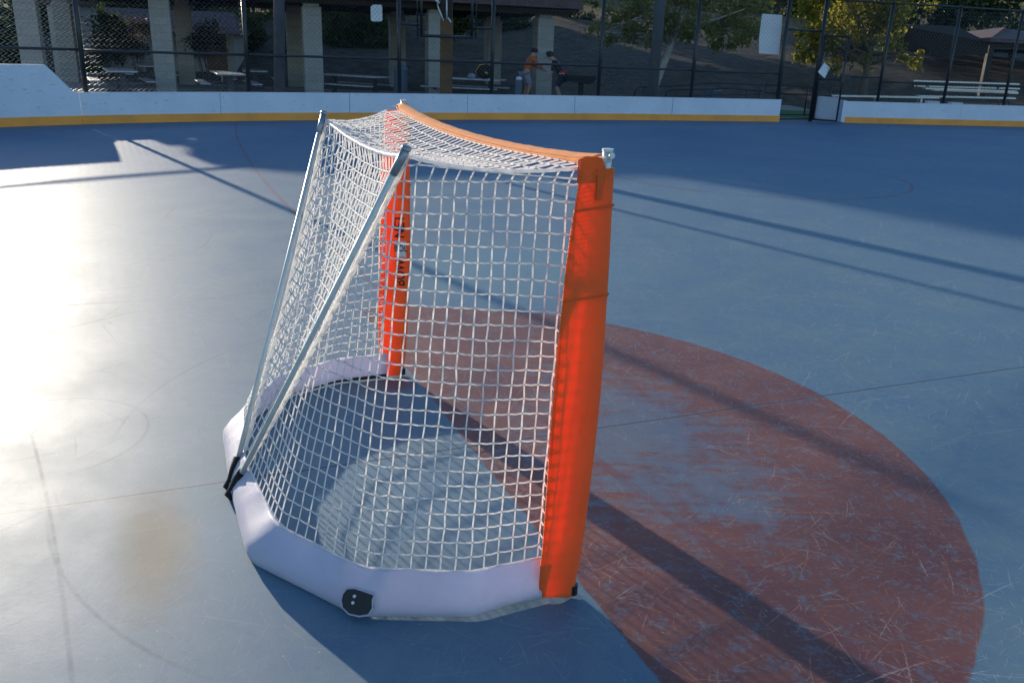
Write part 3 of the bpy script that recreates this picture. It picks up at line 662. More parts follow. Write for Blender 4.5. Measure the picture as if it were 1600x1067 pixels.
# pale building behind it
bpos = at(255, 100, 33); bz = -.05
bu = empty('pale_building', (bpos.x, 34, bz), R(8), label='low pale stucco building with brown roof behind the left end of the shelter', cat='building')
zE = at(255, 48, 33).z; zR = at(255, 24, 34).z
m = MB(); m.box((-3.6, 0, 0), (2.3, 4, zE - bz)); m.build('wall', MT['stucco'], bu)
m = MB(); xx0, xx1 = -4.0, 2.6; m.v = [(xx0, -.5, zE - bz - .05), (xx1, -.5, zE - bz - .05), (xx1, 4.5, zE - bz - .05), (xx0, 4.5, zE - bz - .05), (xx0 + .6, 2, zR - bz + .25), (xx1 - .6, 2, zR - bz + .25)]
m.f = [(3, 2, 1, 0), (0, 1, 5, 4), (2, 3, 4, 5), (1, 2, 5), (3, 0, 4)]; m.build('roof', MT['rooft'], bu)
for x_ in (-2.6, .2):
    m = MB(); m.box((x_, -.03, .9), (x_ + 1., -.003, 1.9)); w_ = m.build('window', MT['black'], bu)
    m = MB(); q0, q1, z0_, z1_ = x_ - .06, x_ + 1.06, .84, 1.96
    m.v = [(a, y, b) for y in (-.05, -.004) for a, b in ((q0, z0_), (q1, z0_), (q1, z1_), (q0, z1_), (q0 + .06, z0_ + .06), (q1 - .06, z0_ + .06), (q1 - .06, z1_ - .06), (q0 + .06, z1_ - .06))]
    m.f = [(k, (k + 1) % 4, 4 + (k + 1) % 4, 4 + k) for k in range(4)] + [(8 + k, 12 + k, 12 + (k + 1) % 4, 8 + (k + 1) % 4) for k in range(4)] + [(k, 8 + k, 8 + (k + 1) % 4, (k + 1) % 4) for k in range(4)]
    m.build('frame', MT['wood'], w_)
m = MB(); m.box((1.25, -.03, 0), (2.0, -.003, 1.95)); dd = m.build('door', MT['wood'], bu)
wl = empty('pale_building', (at(80, 100, 31).x, 31, bz), R(10), label='narrow pale stucco wall block behind the leftmost shelter pillar', cat='building')
m = MB(); m.box((.1, 0, 0), (1.15, 2.4, 2.45)); m.build('wall', MT['stucco'], wl)
m = MB(); m.box((-.05, -.15, 2.455), (1.3, 2.55, 2.6)); m.build('roof', MT['rooft'], wl)

# right pavilion
def pav():
    c1 = at(1547, 66, 34.); c2 = at(1650, 74, 36.); e_ = empty('pavilion', (c1.x, c1.y, terr(c1.x, c1.y)), label='dark open pavilion with wide low brown roof at the far right', cat='pavilion')
    o = e_.location; A = c1 - o; Bv = at(1760, 80, 38.) - o; D = at(1392, 74, 42.) - o; D.z = A.z; Bv.z = A.z; E_ = D + Bv - A
    r0 = A.lerp(E_, .42) + Vector((0, 0, .75)); r1 = A.lerp(E_, .58) + Vector((0, 0, .75))
    m = MB(); lo = [A, Bv, E_, D]; m.v = [tuple(p) for p in lo] + [tuple(p + Vector((0, 0, .14))) for p in lo] + [tuple(r0), tuple(r1)]
    m.f = [(3, 2, 1, 0), (0, 1, 5, 4), (1, 2, 6, 5), (2, 3, 7, 6), (3, 0, 4, 7), (4, 5, 9, 8), (5, 6, 9), (6, 7, 8, 9), (7, 4, 8)]
    m.build('roof', MT['rooft'], e_)
    m = MB(); cc = (A + E_) / 2; ins = [cc + (p - cc) * .9 - Vector((0, 0, .05)) for p in lo]
    for p, q in zip(ins, ins[1:] + ins[:1]): m.obox(p - Vector((0, 0, .16)), q - p, (cc - p).normalized() * .12, Vector((0, 0, .18)))
    m.build('beams', MT['roofu'], e_)
    for p in ins:
        m = MB(); m.box((p.x - .1, p.y - .1, -.4), (p.x + .1, p.y + .1, p.z)); m.build('post', MT['roofu'], e_)
    # dark sheet added to stand for the left roof slope in shade
    pts = [at(1388, 36, 35.5), at(1495, 42, 35.5), at(1546, 67, 34.4), at(1543, 84, 34.4), at(1470, 90, 35.), at(1400, 82, 35.6)]
    m = MB(); k = len(pts); m.v = [tuple(p - o) for p in pts] + [tuple(p - o + Vector((0, .05, 0))) for p in pts]
    m.f = [tuple(reversed(range(k))), tuple(range(k, 2 * k))] + [(i, (i + 1) % k, k + (i + 1) % k, k + i) for i in range(k)]
    m.build('dark_sheet', MT['roofu'], e_)
pav()

# ------------------------------------------------------------------ picnic tables
def make_table(label, ln=2.4):
    t = empty('picnic_table', (0, 0, 0), label=label, cat='picnic table', group='picnic tables under the shelter')
    m = MB(); m.box((-ln / 2, -.37, .70), (ln / 2, .37, .75)); m.build('tabletop', MT['table'], t, bev=.008)
    for s_ in (-1, 1):
        m = MB(); m.box((-ln / 2, s_ * .68 - .13, .41), (ln / 2, s_ * .68 + .13, .45)); m.build('bench', MT['table'], t, bev=.008)
    for x_ in (-ln * .33, ln * .33):
        m = MB(); m.box((x_ - .05, -.3, 0), (x_ + .05, .3, .06)); m.box((x_ - .045, -.07, .06), (x_ + .045, .07, .695)); m.box((x_ - .04, -.66, .34), (x_ + .04, .66, .405)); m.build('leg_frame', MT['tleg'], t)
    return t
tabs = [(188, 121, 24.5, 118, 'table far left, its top glinting, behind the first fence post'), (235, 119, 29.5, 116, 'table seen end on just left of the second pillar'),
        (355, 121, 25.2, 114, 'table between the second pillar and the second fence post'), (398, 122, 28.5, 108, 'table just behind the second fence post, left of the light pole'),
        (553, 120, 26.8, 150, 'angled picnic table with long benches right of the third pillar'), (728, 124, 27.6, 165, 'picnic table carrying a black backpack')]
t0 = None
for px, py, Y, a, lab in tabs:
    t = make_table('grey ' + lab if not lab.startswith('angled') else 'grey ' + lab, 2.4) if t0 is None else copy_tree(t0)
    if t0 is None: t0 = t
    t['label'] = 'grey ' + lab
    p = at(px, py, Y); t.location = (p.x, p.y, -.035); t.rotation_euler = (0, 0, R(a))
    t.scale = (1, 1, max(.85, min(1.15, (p.z + .035) / .75)))
tb = tabs[-1]; p = at(757, 120, 27.6)
bz_ = t.location.z + .75 * t.scale.z
bp_ = empty('backpack', (p.x, p.y, bz_), label='black and yellow backpack standing on the right picnic table', cat='backpack')
m = MB(); m.ball((0, 0, .21), .21, 14, 9, (1.25, .7, 1.05)); m.v = [(x, y, max(.004, z)) for x, y, z in m.v]; m.build('body', MT['hair'], bp_, smooth=True)
m = MB(); m.ball((-.10, -.12, .14), .12, 10, 7, (1.2, .5, .9)); m.build('front_pocket', MT['shirtD'], bp_, smooth=True)
m = MB(); m.tube([(-.24, -.03, .05), (-.27, -.05, .22), (-.15, -.06, .40), (.0, -.04, .43)], .014, 6); m.tube([(.02, -.16, .2), (.1, -.17, .16)], .03, 6); m.build('trim', MT['yellow'], bp_, smooth=True)
p = at(737, 121, 27.5); m = MB(); m.ball((0, 0, .07), .1, 12, 7, (1.3, .8, .9)); m.v = [(x, y, max(.002, z)) for x, y, z in m.v]
o = m.build('bag', MT['paleC'], smooth=True, label='small pale bag lying on the picnic table left of the backpack', cat='bag'); o.location = (p.x, p.y, bz_)

# bins, bollard, grill, railings
def bin_(px, Y, h, r, slat, **t):
    p = at(px, 140, Y); e_ = empty('trash_bin', (p.x, p.y, -.035), **t)
    m = MB(); m.tube([(0, 0, .02), (0, 0, h * .85)], [r * .92, r], 18); m.build('drum', MT['bin'], e_, smooth=False)
    m = MB()
    for k in range(18): a = k * math.pi / 9; m.tube([(r * math.cos(a), r * math.sin(a), .03), (r * 1.05 * math.cos(a), r * 1.05 * math.sin(a), h * .86)], .012, 4)
    m.build('slats', MT['bin'], e_)
    m = MB(); m.tube([(0, 0, h * .86), (0, 0, h * .9), (0, 0, h)], [r * 1.12, r * 1.1, r * .5], 18); m.build('lid', MT['bin'], e_)
    return e_
bin_(626, 26.2, 1.0, .19, 1, label='slatted blue grey trash bin behind the fence post beside the far pillar', cat='trash bin')
bin_(1113, 27.2, .62, .26, 1, label='low grey trash bin behind the black railings', cat='trash bin')
p = at(810, 140, 26.8); e_ = empty('ash_bin', (p.x, p.y, -.035), label='slim blue grey bin with pale top left of the person in orange', cat='bin')
m = MB(); m.box((-.1, -.1, 0), (.1, .1, .66)); m.build('body', MT['bin'], e_, bev=.01)
m = MB(); m.ball((0, 0, .70), .09, 10, 6, (1.1, 1, .7)); m.build('lid', MT['sign'], e_, smooth=True)
p = at(903, 130, 26.3)
gr = empty('barbecue_grill', (p.x, p.y, -.05), label='black park barbecue grill on a single pedestal beside the bending person', cat='grill')
m = MB(); zt = at(900, 118, 26.3).z + .05; zb = at(900, 134, 26.3).z + .05
m.v = [(-.42, -.25, zt), (.54, -.25, zt), (.54, .25, zt), (-.42, .25, zt), (-.30, -.16, zb + .12), (.30, -.16, zb + .05), (.30, .16, zb + .05), (-.30, .16, zb + .12), (.46, -.2, zt - .18), (.46, .2, zt - .18)]
m.f = [(0, 1, 2, 3), (7, 6, 5, 4), (0, 4, 5, 8, 1), (1, 8, 9, 2), (8, 5, 6, 9), (2, 9, 6, 7, 3), (3, 7, 4, 0)]
m.build('firebox', MT['blackfab'], gr)
m = MB(); m.tube([(.1, 0, 0), (.1, 0, zb + .08)], .08, 12); m.build('pedestal', MT['blackfab'], gr, smooth=True)
m = MB(); m.tube([(.54, -.1, zt - .1), (.66, -.1, zt - .22), (.66, .1, zt - .22), (.54, .1, zt - .1)], .012, 6); m.build('handle', MT['tleg'], gr)
rl = empty('railing', (at(1000, 140, 24.8).x, 24.8, -.05), label='black curved tubular railing behind the fence left of the gate', cat='railing')
def rail(par, pts, Y, r=.024):
    m = MB(); m.tube([at(x, y, Y) - par.location for x, y in pts], r, 6); return m.build('rail', MT['vinylwire'], par, smooth=True)
rail(rl, [(991, 152), (992, 142), (997, 137), (1006, 136), (1045, 135), (1100, 131), (1130, 130), (1192, 133)], 24.8)
rail(rl, [(1039, 152), (1042, 143), (1048, 141), (1100, 140), (1140, 138), (1192, 142)], 24.7)
rail(rl, [(1045, 151), (1100, 149), (1190, 148)], 24.75, .016)
for x in (1006, 1057, 1113, 1167, 1187): 
    m = MB(); q = at(x, 141, 24.75) - rl.location; m.tube([(q.x, q.y, 0), (q.x, q.y, q.z + .06)], .022, 6); m.build('upright', MT['vinylwire'], rl, smooth=True)
rl2 = empty('railing', (at(1240, 140, 25.2).x, 25.2, -.05), label='black railing seen through the open gateway', cat='railing')
rail(rl2, [(1195, 133), (1230, 134.5), (1300, 137)], 25.2); rail(rl2, [(1195, 145), (1230, 147), (1300, 150)], 25.2)
for x in (1196, 1262, 1298):
    m = MB(); q = at(x, 140, 25.2) - rl2.location; m.tube([(q.x, q.y, 0), (q.x, q.y, q.z + .15)], .022, 6); m.build('upright', MT['vinylwire'], rl2, smooth=True)

# benches / bleachers on the right
def plank(par, x0, y0, x1, y1, Y, d=.25, th=.045):
    a, b = at(x0, y0, Y) - par.location, at(x1, y1, Y) - par.location
    m = MB(); m.obox(a + Vector((0, 0, -th)), b - a, (0, d, 0), (0, 0, th)); return m.build('plank', MT['bench'], par)
bn = empty('bench', (at(1375, 150, 25.5).x, 25.5, -.06), label='long low aluminium bench just behind the board right of the gate', cat='bench')
plank(bn, 1284, 148.5, 1468, 152, 25.5); 
for x in (1305, 1372, 1440): q = at(x, 152, 25.6) - bn.location; m = MB(); m.box((q.x - .03, q.y - .03, 0), (q.x + .03, q.y + .2, q.z - .03)); m.build('leg', MT['bench'], bn)
def pic2(name, lab, rows, legs, Y):
    e_ = empty(name, (at(rows[0][0], 150, Y).x, Y, -.06), label=lab, cat='picnic table', group=None)
    for (x0, y0, x1, y1, dy) in rows: plank(e_, x0, y0, x1, y1, Y + dy)
    for x, y in legs:
        q = at(x, y, Y + .4) - e_.location; m = MB(); m.tube([(q.x - .25, q.y, 0), (q.x, q.y, q.z)], .022, 6); m.tube([(q.x + .25, q.y, 0), (q.x, q.y, q.z)], .022, 6); m.build('leg_frame', MT['tleg'], e_)
pic2('aluminium_picnic_table', 'aluminium picnic table with two benches beside the pavilion post at far right', [(1447, 137.5, 1590, 142.5, .3), (1436, 149.5, 1588, 153, -.1), (1460, 140, 1592, 145, .8)], [(1470, 142), (1575, 146)], 27)
pic2('aluminium_bench_set', 'thin aluminium table furthest back in front of the hillside at right', [(1428, 125.5, 1594, 131, .4), (1434, 134, 1594, 138, 1.)], [(1450, 130), (1560, 134)], 30)
for lab, q in (('small pale block on the ground left of the front aluminium planks', (1456, 161.5)), ('small pale block lying close behind the right board', (1492, 163.5))):
    p = at(q[0], q[1] + 1.5, 23.6); m = MB(); m.box((-.16, -.1, 0), (.16, .1, .12)); o = m.build('concrete_block', MT['sign'], label=lab, cat='block', bev=.01); o.location = (p.x, p.y, p.z - .04)
    m = MB()

# ------------------------------------------------------------------ trees and shrubs
def tree(name, base, trunk_h, crowns, nleaf, leaf, lmat, tr=.14, seed=1, tmat='bark', lean=(0, 0), **t):
    r_ = random.Random(seed); e_ = empty(name, base, **t)
    m = MB(); tip = Vector((lean[0], lean[1], trunk_h))
    pts = [Vector((0, 0, -.3))] + [Vector((lean[0] * k / 5 + r_.uniform(-.05, .05), lean[1] * k / 5, trunk_h * k / 5)) for k in range(1, 6)]
    m.tube(pts, [tr * (1.25 - .1 * k) for k in range(6)], 9)
    for (cx, cy, cz, rx, ry, rz) in crowns:
        for _ in range(4):
            tgt = Vector((cx + r_.uniform(-.6, .6) * rx, cy + r_.uniform(-.6, .6) * ry, cz + r_.uniform(-.3, .6) * rz)); st = pts[r_.randint(3, 5)]
            md = st.lerp(tgt, .5) + Vector((r_.uniform(-.2, .2), r_.uniform(-.2, .2), .2)); m.tube([st, md, tgt], [tr * .5, tr * .3, tr * .1], 5)
    m.build('trunk', MT[tmat], e_, smooth=True)
    vs = []; fs = []
    tot = sum(c[3] * c[5] for c in crowns)
    for (cx, cy, cz, rx, ry, rz) in crowns:
        k = int(nleaf * rx * rz / tot); ncl = max(6, k // 70); cl = []
        for _ in range(ncl):
            while True:
                q = Vector((r_.uniform(-1, 1), r_.uniform(-1, 1), r_.uniform(-1, 1)))
                if .25 < q.length < 1: break
            cl.append((Vector((cx + q.x * rx, cy + q.y * ry, cz + q.z * rz)), r_.uniform(.18, .38) * min(rx, rz) + .1))
        for i in range(k):
            c, rad = cl[i % ncl]; p = c + Vector((r_.gauss(0, .5), r_.gauss(0, .5), r_.gauss(0, .4))) * rad
            a = Vector((r_.gauss(0, 1), r_.gauss(0, 1), r_.gauss(0, .7))).normalized(); b = a.orthogonal().normalized(); b = Matrix.Rotation(r_.uniform(0, 6.28), 3, a) @ b
            s_ = leaf * r_.uniform(.6, 1.3); o = len(vs); d_ = a * s_ * .5; h_ = b * s_
            vs += [tuple(p - h_), tuple(p + d_), tuple(p + h_), tuple(p - d_)]; fs.append((o, o + 1, o + 2, o + 3))
    m = MB(); m.v = vs; m.f = fs; m.build('crown', lmat, e_)
    return e_
G1 = 'trees behind the rink'
def gt(px, py, Y): p = at(px, py, Y); return Vector((p.x, p.y, terr(p.x, p.y)))
def crown_px(base, lst, Y, dep=.8):
    out = []
    for (x, y, rx, ry) in lst:
        p = at(x, y, Y); s_ = Y / F_PX * 1.06; out.append((p.x - base.x, p.y - base.y, p.z - base.z, rx * s_, rx * s_ * dep, ry * s_))
    return out
# big yellow-green tree right
b = gt(1349, 140, 34); tree('broadleaf_tree', b, 1.9, crown_px(b, [(1330, 5, 75, 45), (1345, 55, 62, 42), (1288, 40, 42, 38), (1272, 70, 36, 22), (1395, -10, 60, 45), (1310, 92, 50, 16), (1440, 92, 40, 12), (1350, -70, 110, 50)], 34), 15000, .085, MT['leafB'], .14, 3,
     label='broad yellow green tree with sunlit leaves standing right of the gate', cat='tree', group=G1)
b = gt(1015, 140, 31); tree('broadleaf_tree', b, 3.0, crown_px(b, [(1110, 20, 75, 35), (1060, 50, 45, 26), (1000, 30, 50, 32), (960, 45, 40, 25), (1160, 40, 40, 30), (1060, -50, 120, 50), (1120, 62, 28, 14)], 31), 11000, .085, MT['leafB'], .13, 5, 'barkpale', lean=(.9, 0),
     label='tree with pale slanting trunk and yellowish leaves beside the leaning pole', cat='tree', group=G1)
b = gt(1480, 60, 52); tree('evergreen_tree', b, 2.5, crown_px(b, [(1480, -5, 90, 45), (1560, 10, 70, 40), (1420, 20, 60, 35)], 52, .7), 9000, .15, MT['leafC'], .2, 8, label='dark dense tree behind the right pavilion', cat='tree', group=G1)
b = gt(858, 50, 50); tree('small_tree', b, 1.4, crown_px(b, [(868, 15, 30, 22), (905, 18, 38, 18), (850, -20, 50, 25)], 50), 5000, .13, MT['leafA'], .12, 11, label='small bushy tree on the hillside right of the shelter roof', cat='tree', group=G1)
b = gt(930, 30, 62); tree('oak_tree', b, 2.0, crown_px(b, [(940, 5, 60, 24), (1010, -5, 70, 28), (870, -20, 60, 28)], 62), 7000, .16, MT['leafC'], .2, 12, label='dark tree crown along the top of the hill, right of the shelter', cat='tree', group=G1)
b = gt(1210, 40, 58); tree('oak_tree', b, 2.0, crown_px(b, [(1200, 10, 60, 38), (1260, -10, 60, 35)], 58), 6000, .15, MT['leafA'], .2, 13, label='olive tree on the hill behind the gateway', cat='tree', group=G1)
b = gt(770, 60, 46); tree('shrub', b, .5, crown_px(b, [(790, 35, 24, 20), (810, 30, 22, 18), (765, 45, 20, 14)], 46), 2600, .11, MT['leafC'], .06, 14, label='low dark shrub on the hillside seen between the two right pillars', cat='shrub', group='shrubs behind the shelter')
b = gt(700, 60, 40); tree('shrub', b, .7, crown_px(b, [(725, 25, 26, 24), (700, 35, 20, 22)], 40), 3000, .09, MT['leafA'], .06, 15, label='bright green shrub behind the framed fence opening', cat='shrub', group='shrubs behind the shelter')
b = gt(555, 100, 40); tree('broadleaf_tree', b, .8, crown_px(b, [(545, 30, 45, 36), (590, 60, 40, 34), (520, 70, 30, 26), (570, 10, 60, 30)], 40), 9000, .1, MT['leafA'], .15, 16, label='dense green tree filling the gap behind the small square sign', cat='tree', group=G1)
b = gt(400, 110, 37); tree('shrub', b, .6, crown_px(b, [(395, 35, 22, 30), (385, 75, 20, 30), (455, 60, 16, 36)], 37), 3600, .09, MT['leafA'], .07, 17, label='green shrub on both sides of the light pole', cat='shrub', group='shrubs behind the shelter')
for i, (x, lab) in enumerate(((215, 'plum coloured multi stemmed shrub left of the second pillar'), (322, 'plum coloured multi stemmed shrub right of the second pillar'))):
    b = gt(x, 110, 30.5); b.z = -.03
    e_ = tree('crape_shrub', b, .9, crown_px(b, [(x - 2, 55, 26, 24), (x + 10, 75, 18, 12), (x - 16, 72, 14, 12)], 30.5), 1800, .055, MT['leafD'], .02, 20 + i, label=lab, cat='shrub', group='plum shrubs')
    m = MB(); r_ = random.Random(i)
    for k in range(9): a = r_.uniform(-.5, .5); m.tube([(a * .15, 0, 0), (a * .6, r_.uniform(-.2, .2), .7), (a * 1.1, r_.uniform(-.3, .3), 1.5)], .012, 4)
    m.build('stems', MT['bark'], e_)
b = gt(165, 80, 30); b.z = -.03; tree('shrub', b, .5, crown_px(b, [(165, 55, 22, 34), (150, 95, 14, 22), (185, 65, 14, 26)], 30), 3000, .075, MT['leafC'], .05, 31, label='dark upright shrub between the two pale buildings', cat='shrub', group='shrubs behind the shelter')
b = gt(20, 80, 33); b.z = -.03; tree('shrub', b, .5, crown_px(b, [(15, 70, 45, 34), (-20, 60, 30, 40), (40, 90, 16, 22)], 33), 5000, .09, MT['leafC'], .05, 32, label='dark green shrub at the left edge beyond the tall board', cat='shrub', group='shrubs behind the shelter')
for i, (x, y_, rx, ry, lab) in enumerate(((5, 20, 70, 50, 'dark bushy tree at the top left corner behind the shelter'), (120, 15, 60, 50, 'dark bushy tree above the narrow stucco block'), (235, 8, 70, 34, 'dark bushy tree above the brown roof of the pale building'), (340, 40, 60, 62, 'dark bushy tree behind the right end of the pale building'))):
    b = gt(x, 60, 41); tree('bushy_tree', b, 1.2, crown_px(b, [(x, y_, rx, ry), (x - 25, y_ + 26, rx * .7, ry * .7), (x + 28, y_ + 24, rx * .7, ry * .7)], 41, .5), 7000, .12, MT['leafA' if i % 2 else 'leafC'], .12, 60 + i, label=lab, cat='tree', group=G1)
# tall evergreens behind the shelter, shading the far end of the rink
for i, (px, Y, h, rw) in enumerate(((158, 50, 12.5, 2.2), (215, 53, 12.8, 2.6), (285, 51, 12.8, 2.7), (360, 54, 13.2, 2.9), (440, 52, 13, 2.9), (530, 55, 13.5, 3.1), (615, 55, 13.5, 3.1))):
    b = gt(px, 60, Y)
    cr = [(0, 0, h * .14, rw, rw * .9, h * .14), (0, 0, h * .30, rw, rw * .9, h * .16), (0, 0, h * .5, rw, rw, h * .2), (0, 0, h * .72, rw * .95, rw * .9, h * .18), (0, 0, h * .9, rw * .8, rw * .8, h * .14)]
    tree('evergreen_tree', b, h * .5, cr, 11000, .30, MT['leafC'], .25, 40 + i, label='tall dense dark evergreen rising above the shelter roof', cat='tree', group='tall evergreens behind the shelter')

# ------------------------------------------------------------------ people
def skinned(name, mat, joints, edges, parent, sub=2, root=0):
    me = bpy.data.meshes.new(name); me.from_pydata([j[0] for j in joints], edges, []); me.update(); me.materials.append(mat)
    ob = bpy.data.objects.new(name, me); C.objects.link(ob); ob.parent = parent
    md = ob.modifiers.new('skin', 'SKIN'); md.use_smooth_shade = True
    for i, j in enumerate(joints):
        sv = me.skin_vertices[0].data[i]; r_ = j[1]; sv.radius = r_ if isinstance(r_, tuple) else (r_, r_); sv.use_root = (i == root)
    sb = ob.modifiers.new('sub', 'SUBSURF'); sb.levels = sub; sb.render_levels = sub
    return ob
def person(loc, rz, lean, shirt, low, label, cap, knee=0., arm='down', sleeve_long=False):
    """standing figure facing +x, its torso leaning forward by 'lean' radians"""
    P_ = empty('person', loc, rz, label=label, cat='person'); L = math.sin(lean); K = math.cos(lean)
    hz = .90 - knee * .12
    def T(f, h, y=0.): return (f * K + h * L, y, hz + h * K - f * L)       # torso frame
    hip, waist, chest, neck, head, crown = T(0, 0), T(.0, .14), T(.01, .36), T(.0, .53), T(.05, .62), T(.04, .74)
    J = [(hip, (.135, .11)), (waist, (.125, .10)), (chest, (.15, .11)), (neck, .055), (head, .088), (crown, .075)]
    E_ = [(0, 1), (1, 2), (2, 3), (3, 4), (4, 5)]
    hands = []
    for sy in (-1, 1):
        i = len(J); hp = T(0, -.05, sy * .09); kn = (.05 + knee * .15, sy * .1, .48); an = (-.03, sy * .1, .09); toe = (.14, sy * .11, .035)
        J += [(hp, .095), (kn, .062), (an, .042), (toe, .036)]; E_ += [(0, i), (i, i + 1), (i + 1, i + 2), (i + 2, i + 3)]
        i = len(J); shp = T(.0, .46, sy * .19)
        if arm == 'down': el = (shp[0] + .06, sy * .23, shp[2] - .28); wr = (el[0] + .12, sy * .2, el[2] - .22)
        else: el = (shp[0] + .14, sy * .22, shp[2] - .20); wr = (el[0] + .20, sy * .16, el[2] - .10)
        J += [(shp, .058), (el, .042), (wr, .030), ((wr[0] + .05, wr[1], wr[2] - .03), (.036, .02))]; E_ += [(2, i), (i, i + 1), (i + 1, i + 2), (i + 2, i + 3)]
        k = len(J) - 1; w_ = Vector(J[k][0])
        for q, (dy, ll) in enumerate(((-.03, .07), (-.01, .08), (.01, .078), (.03, .06))):
            a = len(J); J += [(tuple(w_ + Vector((.04, dy, -.02))), .009), (tuple(w_ + Vector((.04 + ll * .6, dy, -.02 - ll * .6))), .007)]; E_ += [(k, a), (a, a + 1)]
        a = len(J); J += [(tuple(w_ + Vector((.0, -sy * .045, -.02))), .010), (tuple(w_ + Vector((.035, -sy * .06, -.05))), .008)]; E_ += [(k, a), (a, a + 1)]
        hands.append((shp, el, wr))
    i = len(J); J += [(T(.14, .63), .018)]; E_ += [(4, i)]                       # nose
    skinned('body', MT['skin'], J, E_, P_)
    Js = [(T(0, .02), (.155, .13)), (T(0, .14), (.145, .12)), (T(.01, .36), (.17, .13)), (T(0, .47), (.10, .09))]; Es = [(0, 1), (1, 2), (2, 3)]
    for shp, el, wr in hands:
        i = len(Js); end = Vector(el).lerp(Vector(wr), .85 if sleeve_long else .05); Js += [(shp, .075), (tuple(Vector(shp).lerp(Vector(el), .75)), .060), (tuple(end), .045)]; Es += [(2, i), (i, i + 1), (i + 1, i + 2)]
    skinned('shirt', MT[shirt], Js, Es, P_)
    Jp = [(T(0, .0), (.16, .13))]; Ep = []
    for sy in (-1, 1):
        i = len(Jp); Jp += [(T(0, -.06, sy * .09), .115), ((.03 + knee * .1, sy * .1, .62), .10), ((.05 + knee * .15, sy * .1, .50), .095)]; Ep += [(0, i), (i, i + 1), (i + 1, i + 2)]
    skinned('shorts', MT[low], Jp, Ep, P_)
    m = MB(); m.ball(T(.02, .70), .105, 12, 8, (1.05, .9, .8)); m.build('hair', MT['hair'], P_, smooth=True)
    for sy in (-1, 1):
        m = MB(); m.ball(T(.125, .655, sy * .035), .012, 6, 4); m.build('eye', MT['ink'], P_)
        m = MB(); m.box((-.08, sy * .11 - .05, .0), (.2, sy * .11 + .05, .09)); m.build('shoe', MT['hair'] if cap else MT['shirtO'], P_, bev=.03)
    if cap:
        m = MB(); m.ball(T(.02, .73), .112, 12, 8, (1.1, .95, .75)); m.obox(T(.08, .70, -.075), Vector(T(.24, .69, -.075)) - Vector(T(.08, .70, -.075)), (0, .15, 0), (0, 0, .015)); m.build('cap', MT['hair'], P_, smooth=True)
    return P_
p = at(877, 140, 26.8); pe = person((p.x, p.y, -.035), R(176), .55, 'shirtD', 'shorts', 'person in black shirt, dark cap and navy shorts bending beside the grill', True, .6)
m = MB(); m.tube([(-.0, 0, .92), (.01, 0, .99)], [.165, .16], 16); m.v = [(x, y * .95, z) for x, y, z in m.v]; m.build('waistband', MT['redc'], pe)
p = at(821, 140, 27.2); person((p.x, p.y, -.035), R(20), .35, 'shirtO', 'paleC', 'person in orange long sleeved shirt standing in front of the last pillar', False, .3, arm='fwd', sleeve_long=True)

# ================================================================== THE GOAL
GX, GY, TH = .218018, 2.092761, 1.974105
W_ = 1.83
goal = empty('hockey_goal', (GX, GY, 0), TH, label='portable hockey goal with orange post covers, white cord net and white vinyl base band', cat='hockey goal')
goal.scale = (1, 1, 1)
mir = lambda p: Vector((W_ - p[0], p[1], p[2]))
# --- base band (white vinyl round the base tube) ---
lowc = [(.012, .11), (.0, .33), (.106, .62), (.47, .868)]
topc = [(.030, .10), (.032, .33), (.150, .60), (.455, .785)]
low = [Vector((x, y, 0)) for x, y in lowc] + [Vector((.915, .878, 0))] + [mir((x, y, 0)) for x, y in reversed(lowc)]
top = [Vector((x, y, 0)) for x, y in topc] + [Vector((.915, .828, 0))] + [mir((x, y, 0)) for x, y in reversed(topc)]
def resample(pts, segn, it):
    out = []
    for a, b in zip(pts, pts[1:]):
        k = segn; out += [a.lerp(b, i / k) for i in range(k)]
    out.append(pts[-1])
    for _ in range(it): out = [out[0]] + [(out[i - 1] + out[i] * 2 + out[i + 1]) / 4 for i in range(1, len(out) - 1)] + [out[-1]]
    return out
NS = 26; lowp = resample(low, NS, 5); topp = resample(top, NS, 9); nb = len(lowp)
BH = .128
prof = [(0., .004), (-.08, .010), (-.11, .026), (-.02, .050), (.24, .078), (.62, .104), (.90, .122), (1., BH), (1.1, BH - .002), (1.05, .118), (.95, .09), (.8, .055), (.75, .025), (.4, .006)]
m = MB(); npf = len(prof); nr = random.Random(3)
def wr(i, k): return .0018 * math.sin(i * .31 + k * .5) * math.sin(i * .11 + 2) + .0006 * math.sin(i * 1.3 + k * 1.1)
for i in range(nb):
    lo, tp_ = lowp[i], topp[i]; ln_ = (tp_ - lo).length; dv = (tp_ - lo).normalized() if ln_ > 1e-6 else Vector((1, 0, 0))
    edge = min(i, nb - 1 - i)
    for k, (f, z) in enumerate(prof):
        w_ = .04; base = lo.lerp(tp_, 0) + dv * (f * ln_ if f > 0 else f * .05)
        crn = 0
        for c_ in (NS * 2, NS * 3, nb - 1 - NS * 2, nb - 1 - NS * 3):
            crn += math.exp(-((i - c_) / 3.5) ** 2)
        fold = .0035 * crn * math.sin(k * 1.6)
        lift = .005 * math.exp(-((i - NS * .45) / 9) ** 2) * (z < .02)
        m.v.append(tuple(base + dv * (wr(i, k) * (.4 + (z / BH)) + fold) + Vector((0, 0, z + lift + (.003 * math.sin(i * .5) if z > .1 else 0)))))
for i in range(nb - 1):
    for k in range(npf): a = i * npf + k; b_ = i * npf + (k + 1) % npf; m.f.append((a, a + npf, b_ + npf, b_))
m.f.append(tuple(range(npf))); m.f.append(tuple(reversed([(nb - 1) * npf + k for k in range(npf)])))
band = m.build('base_band', MT['white'], goal, smooth=True)
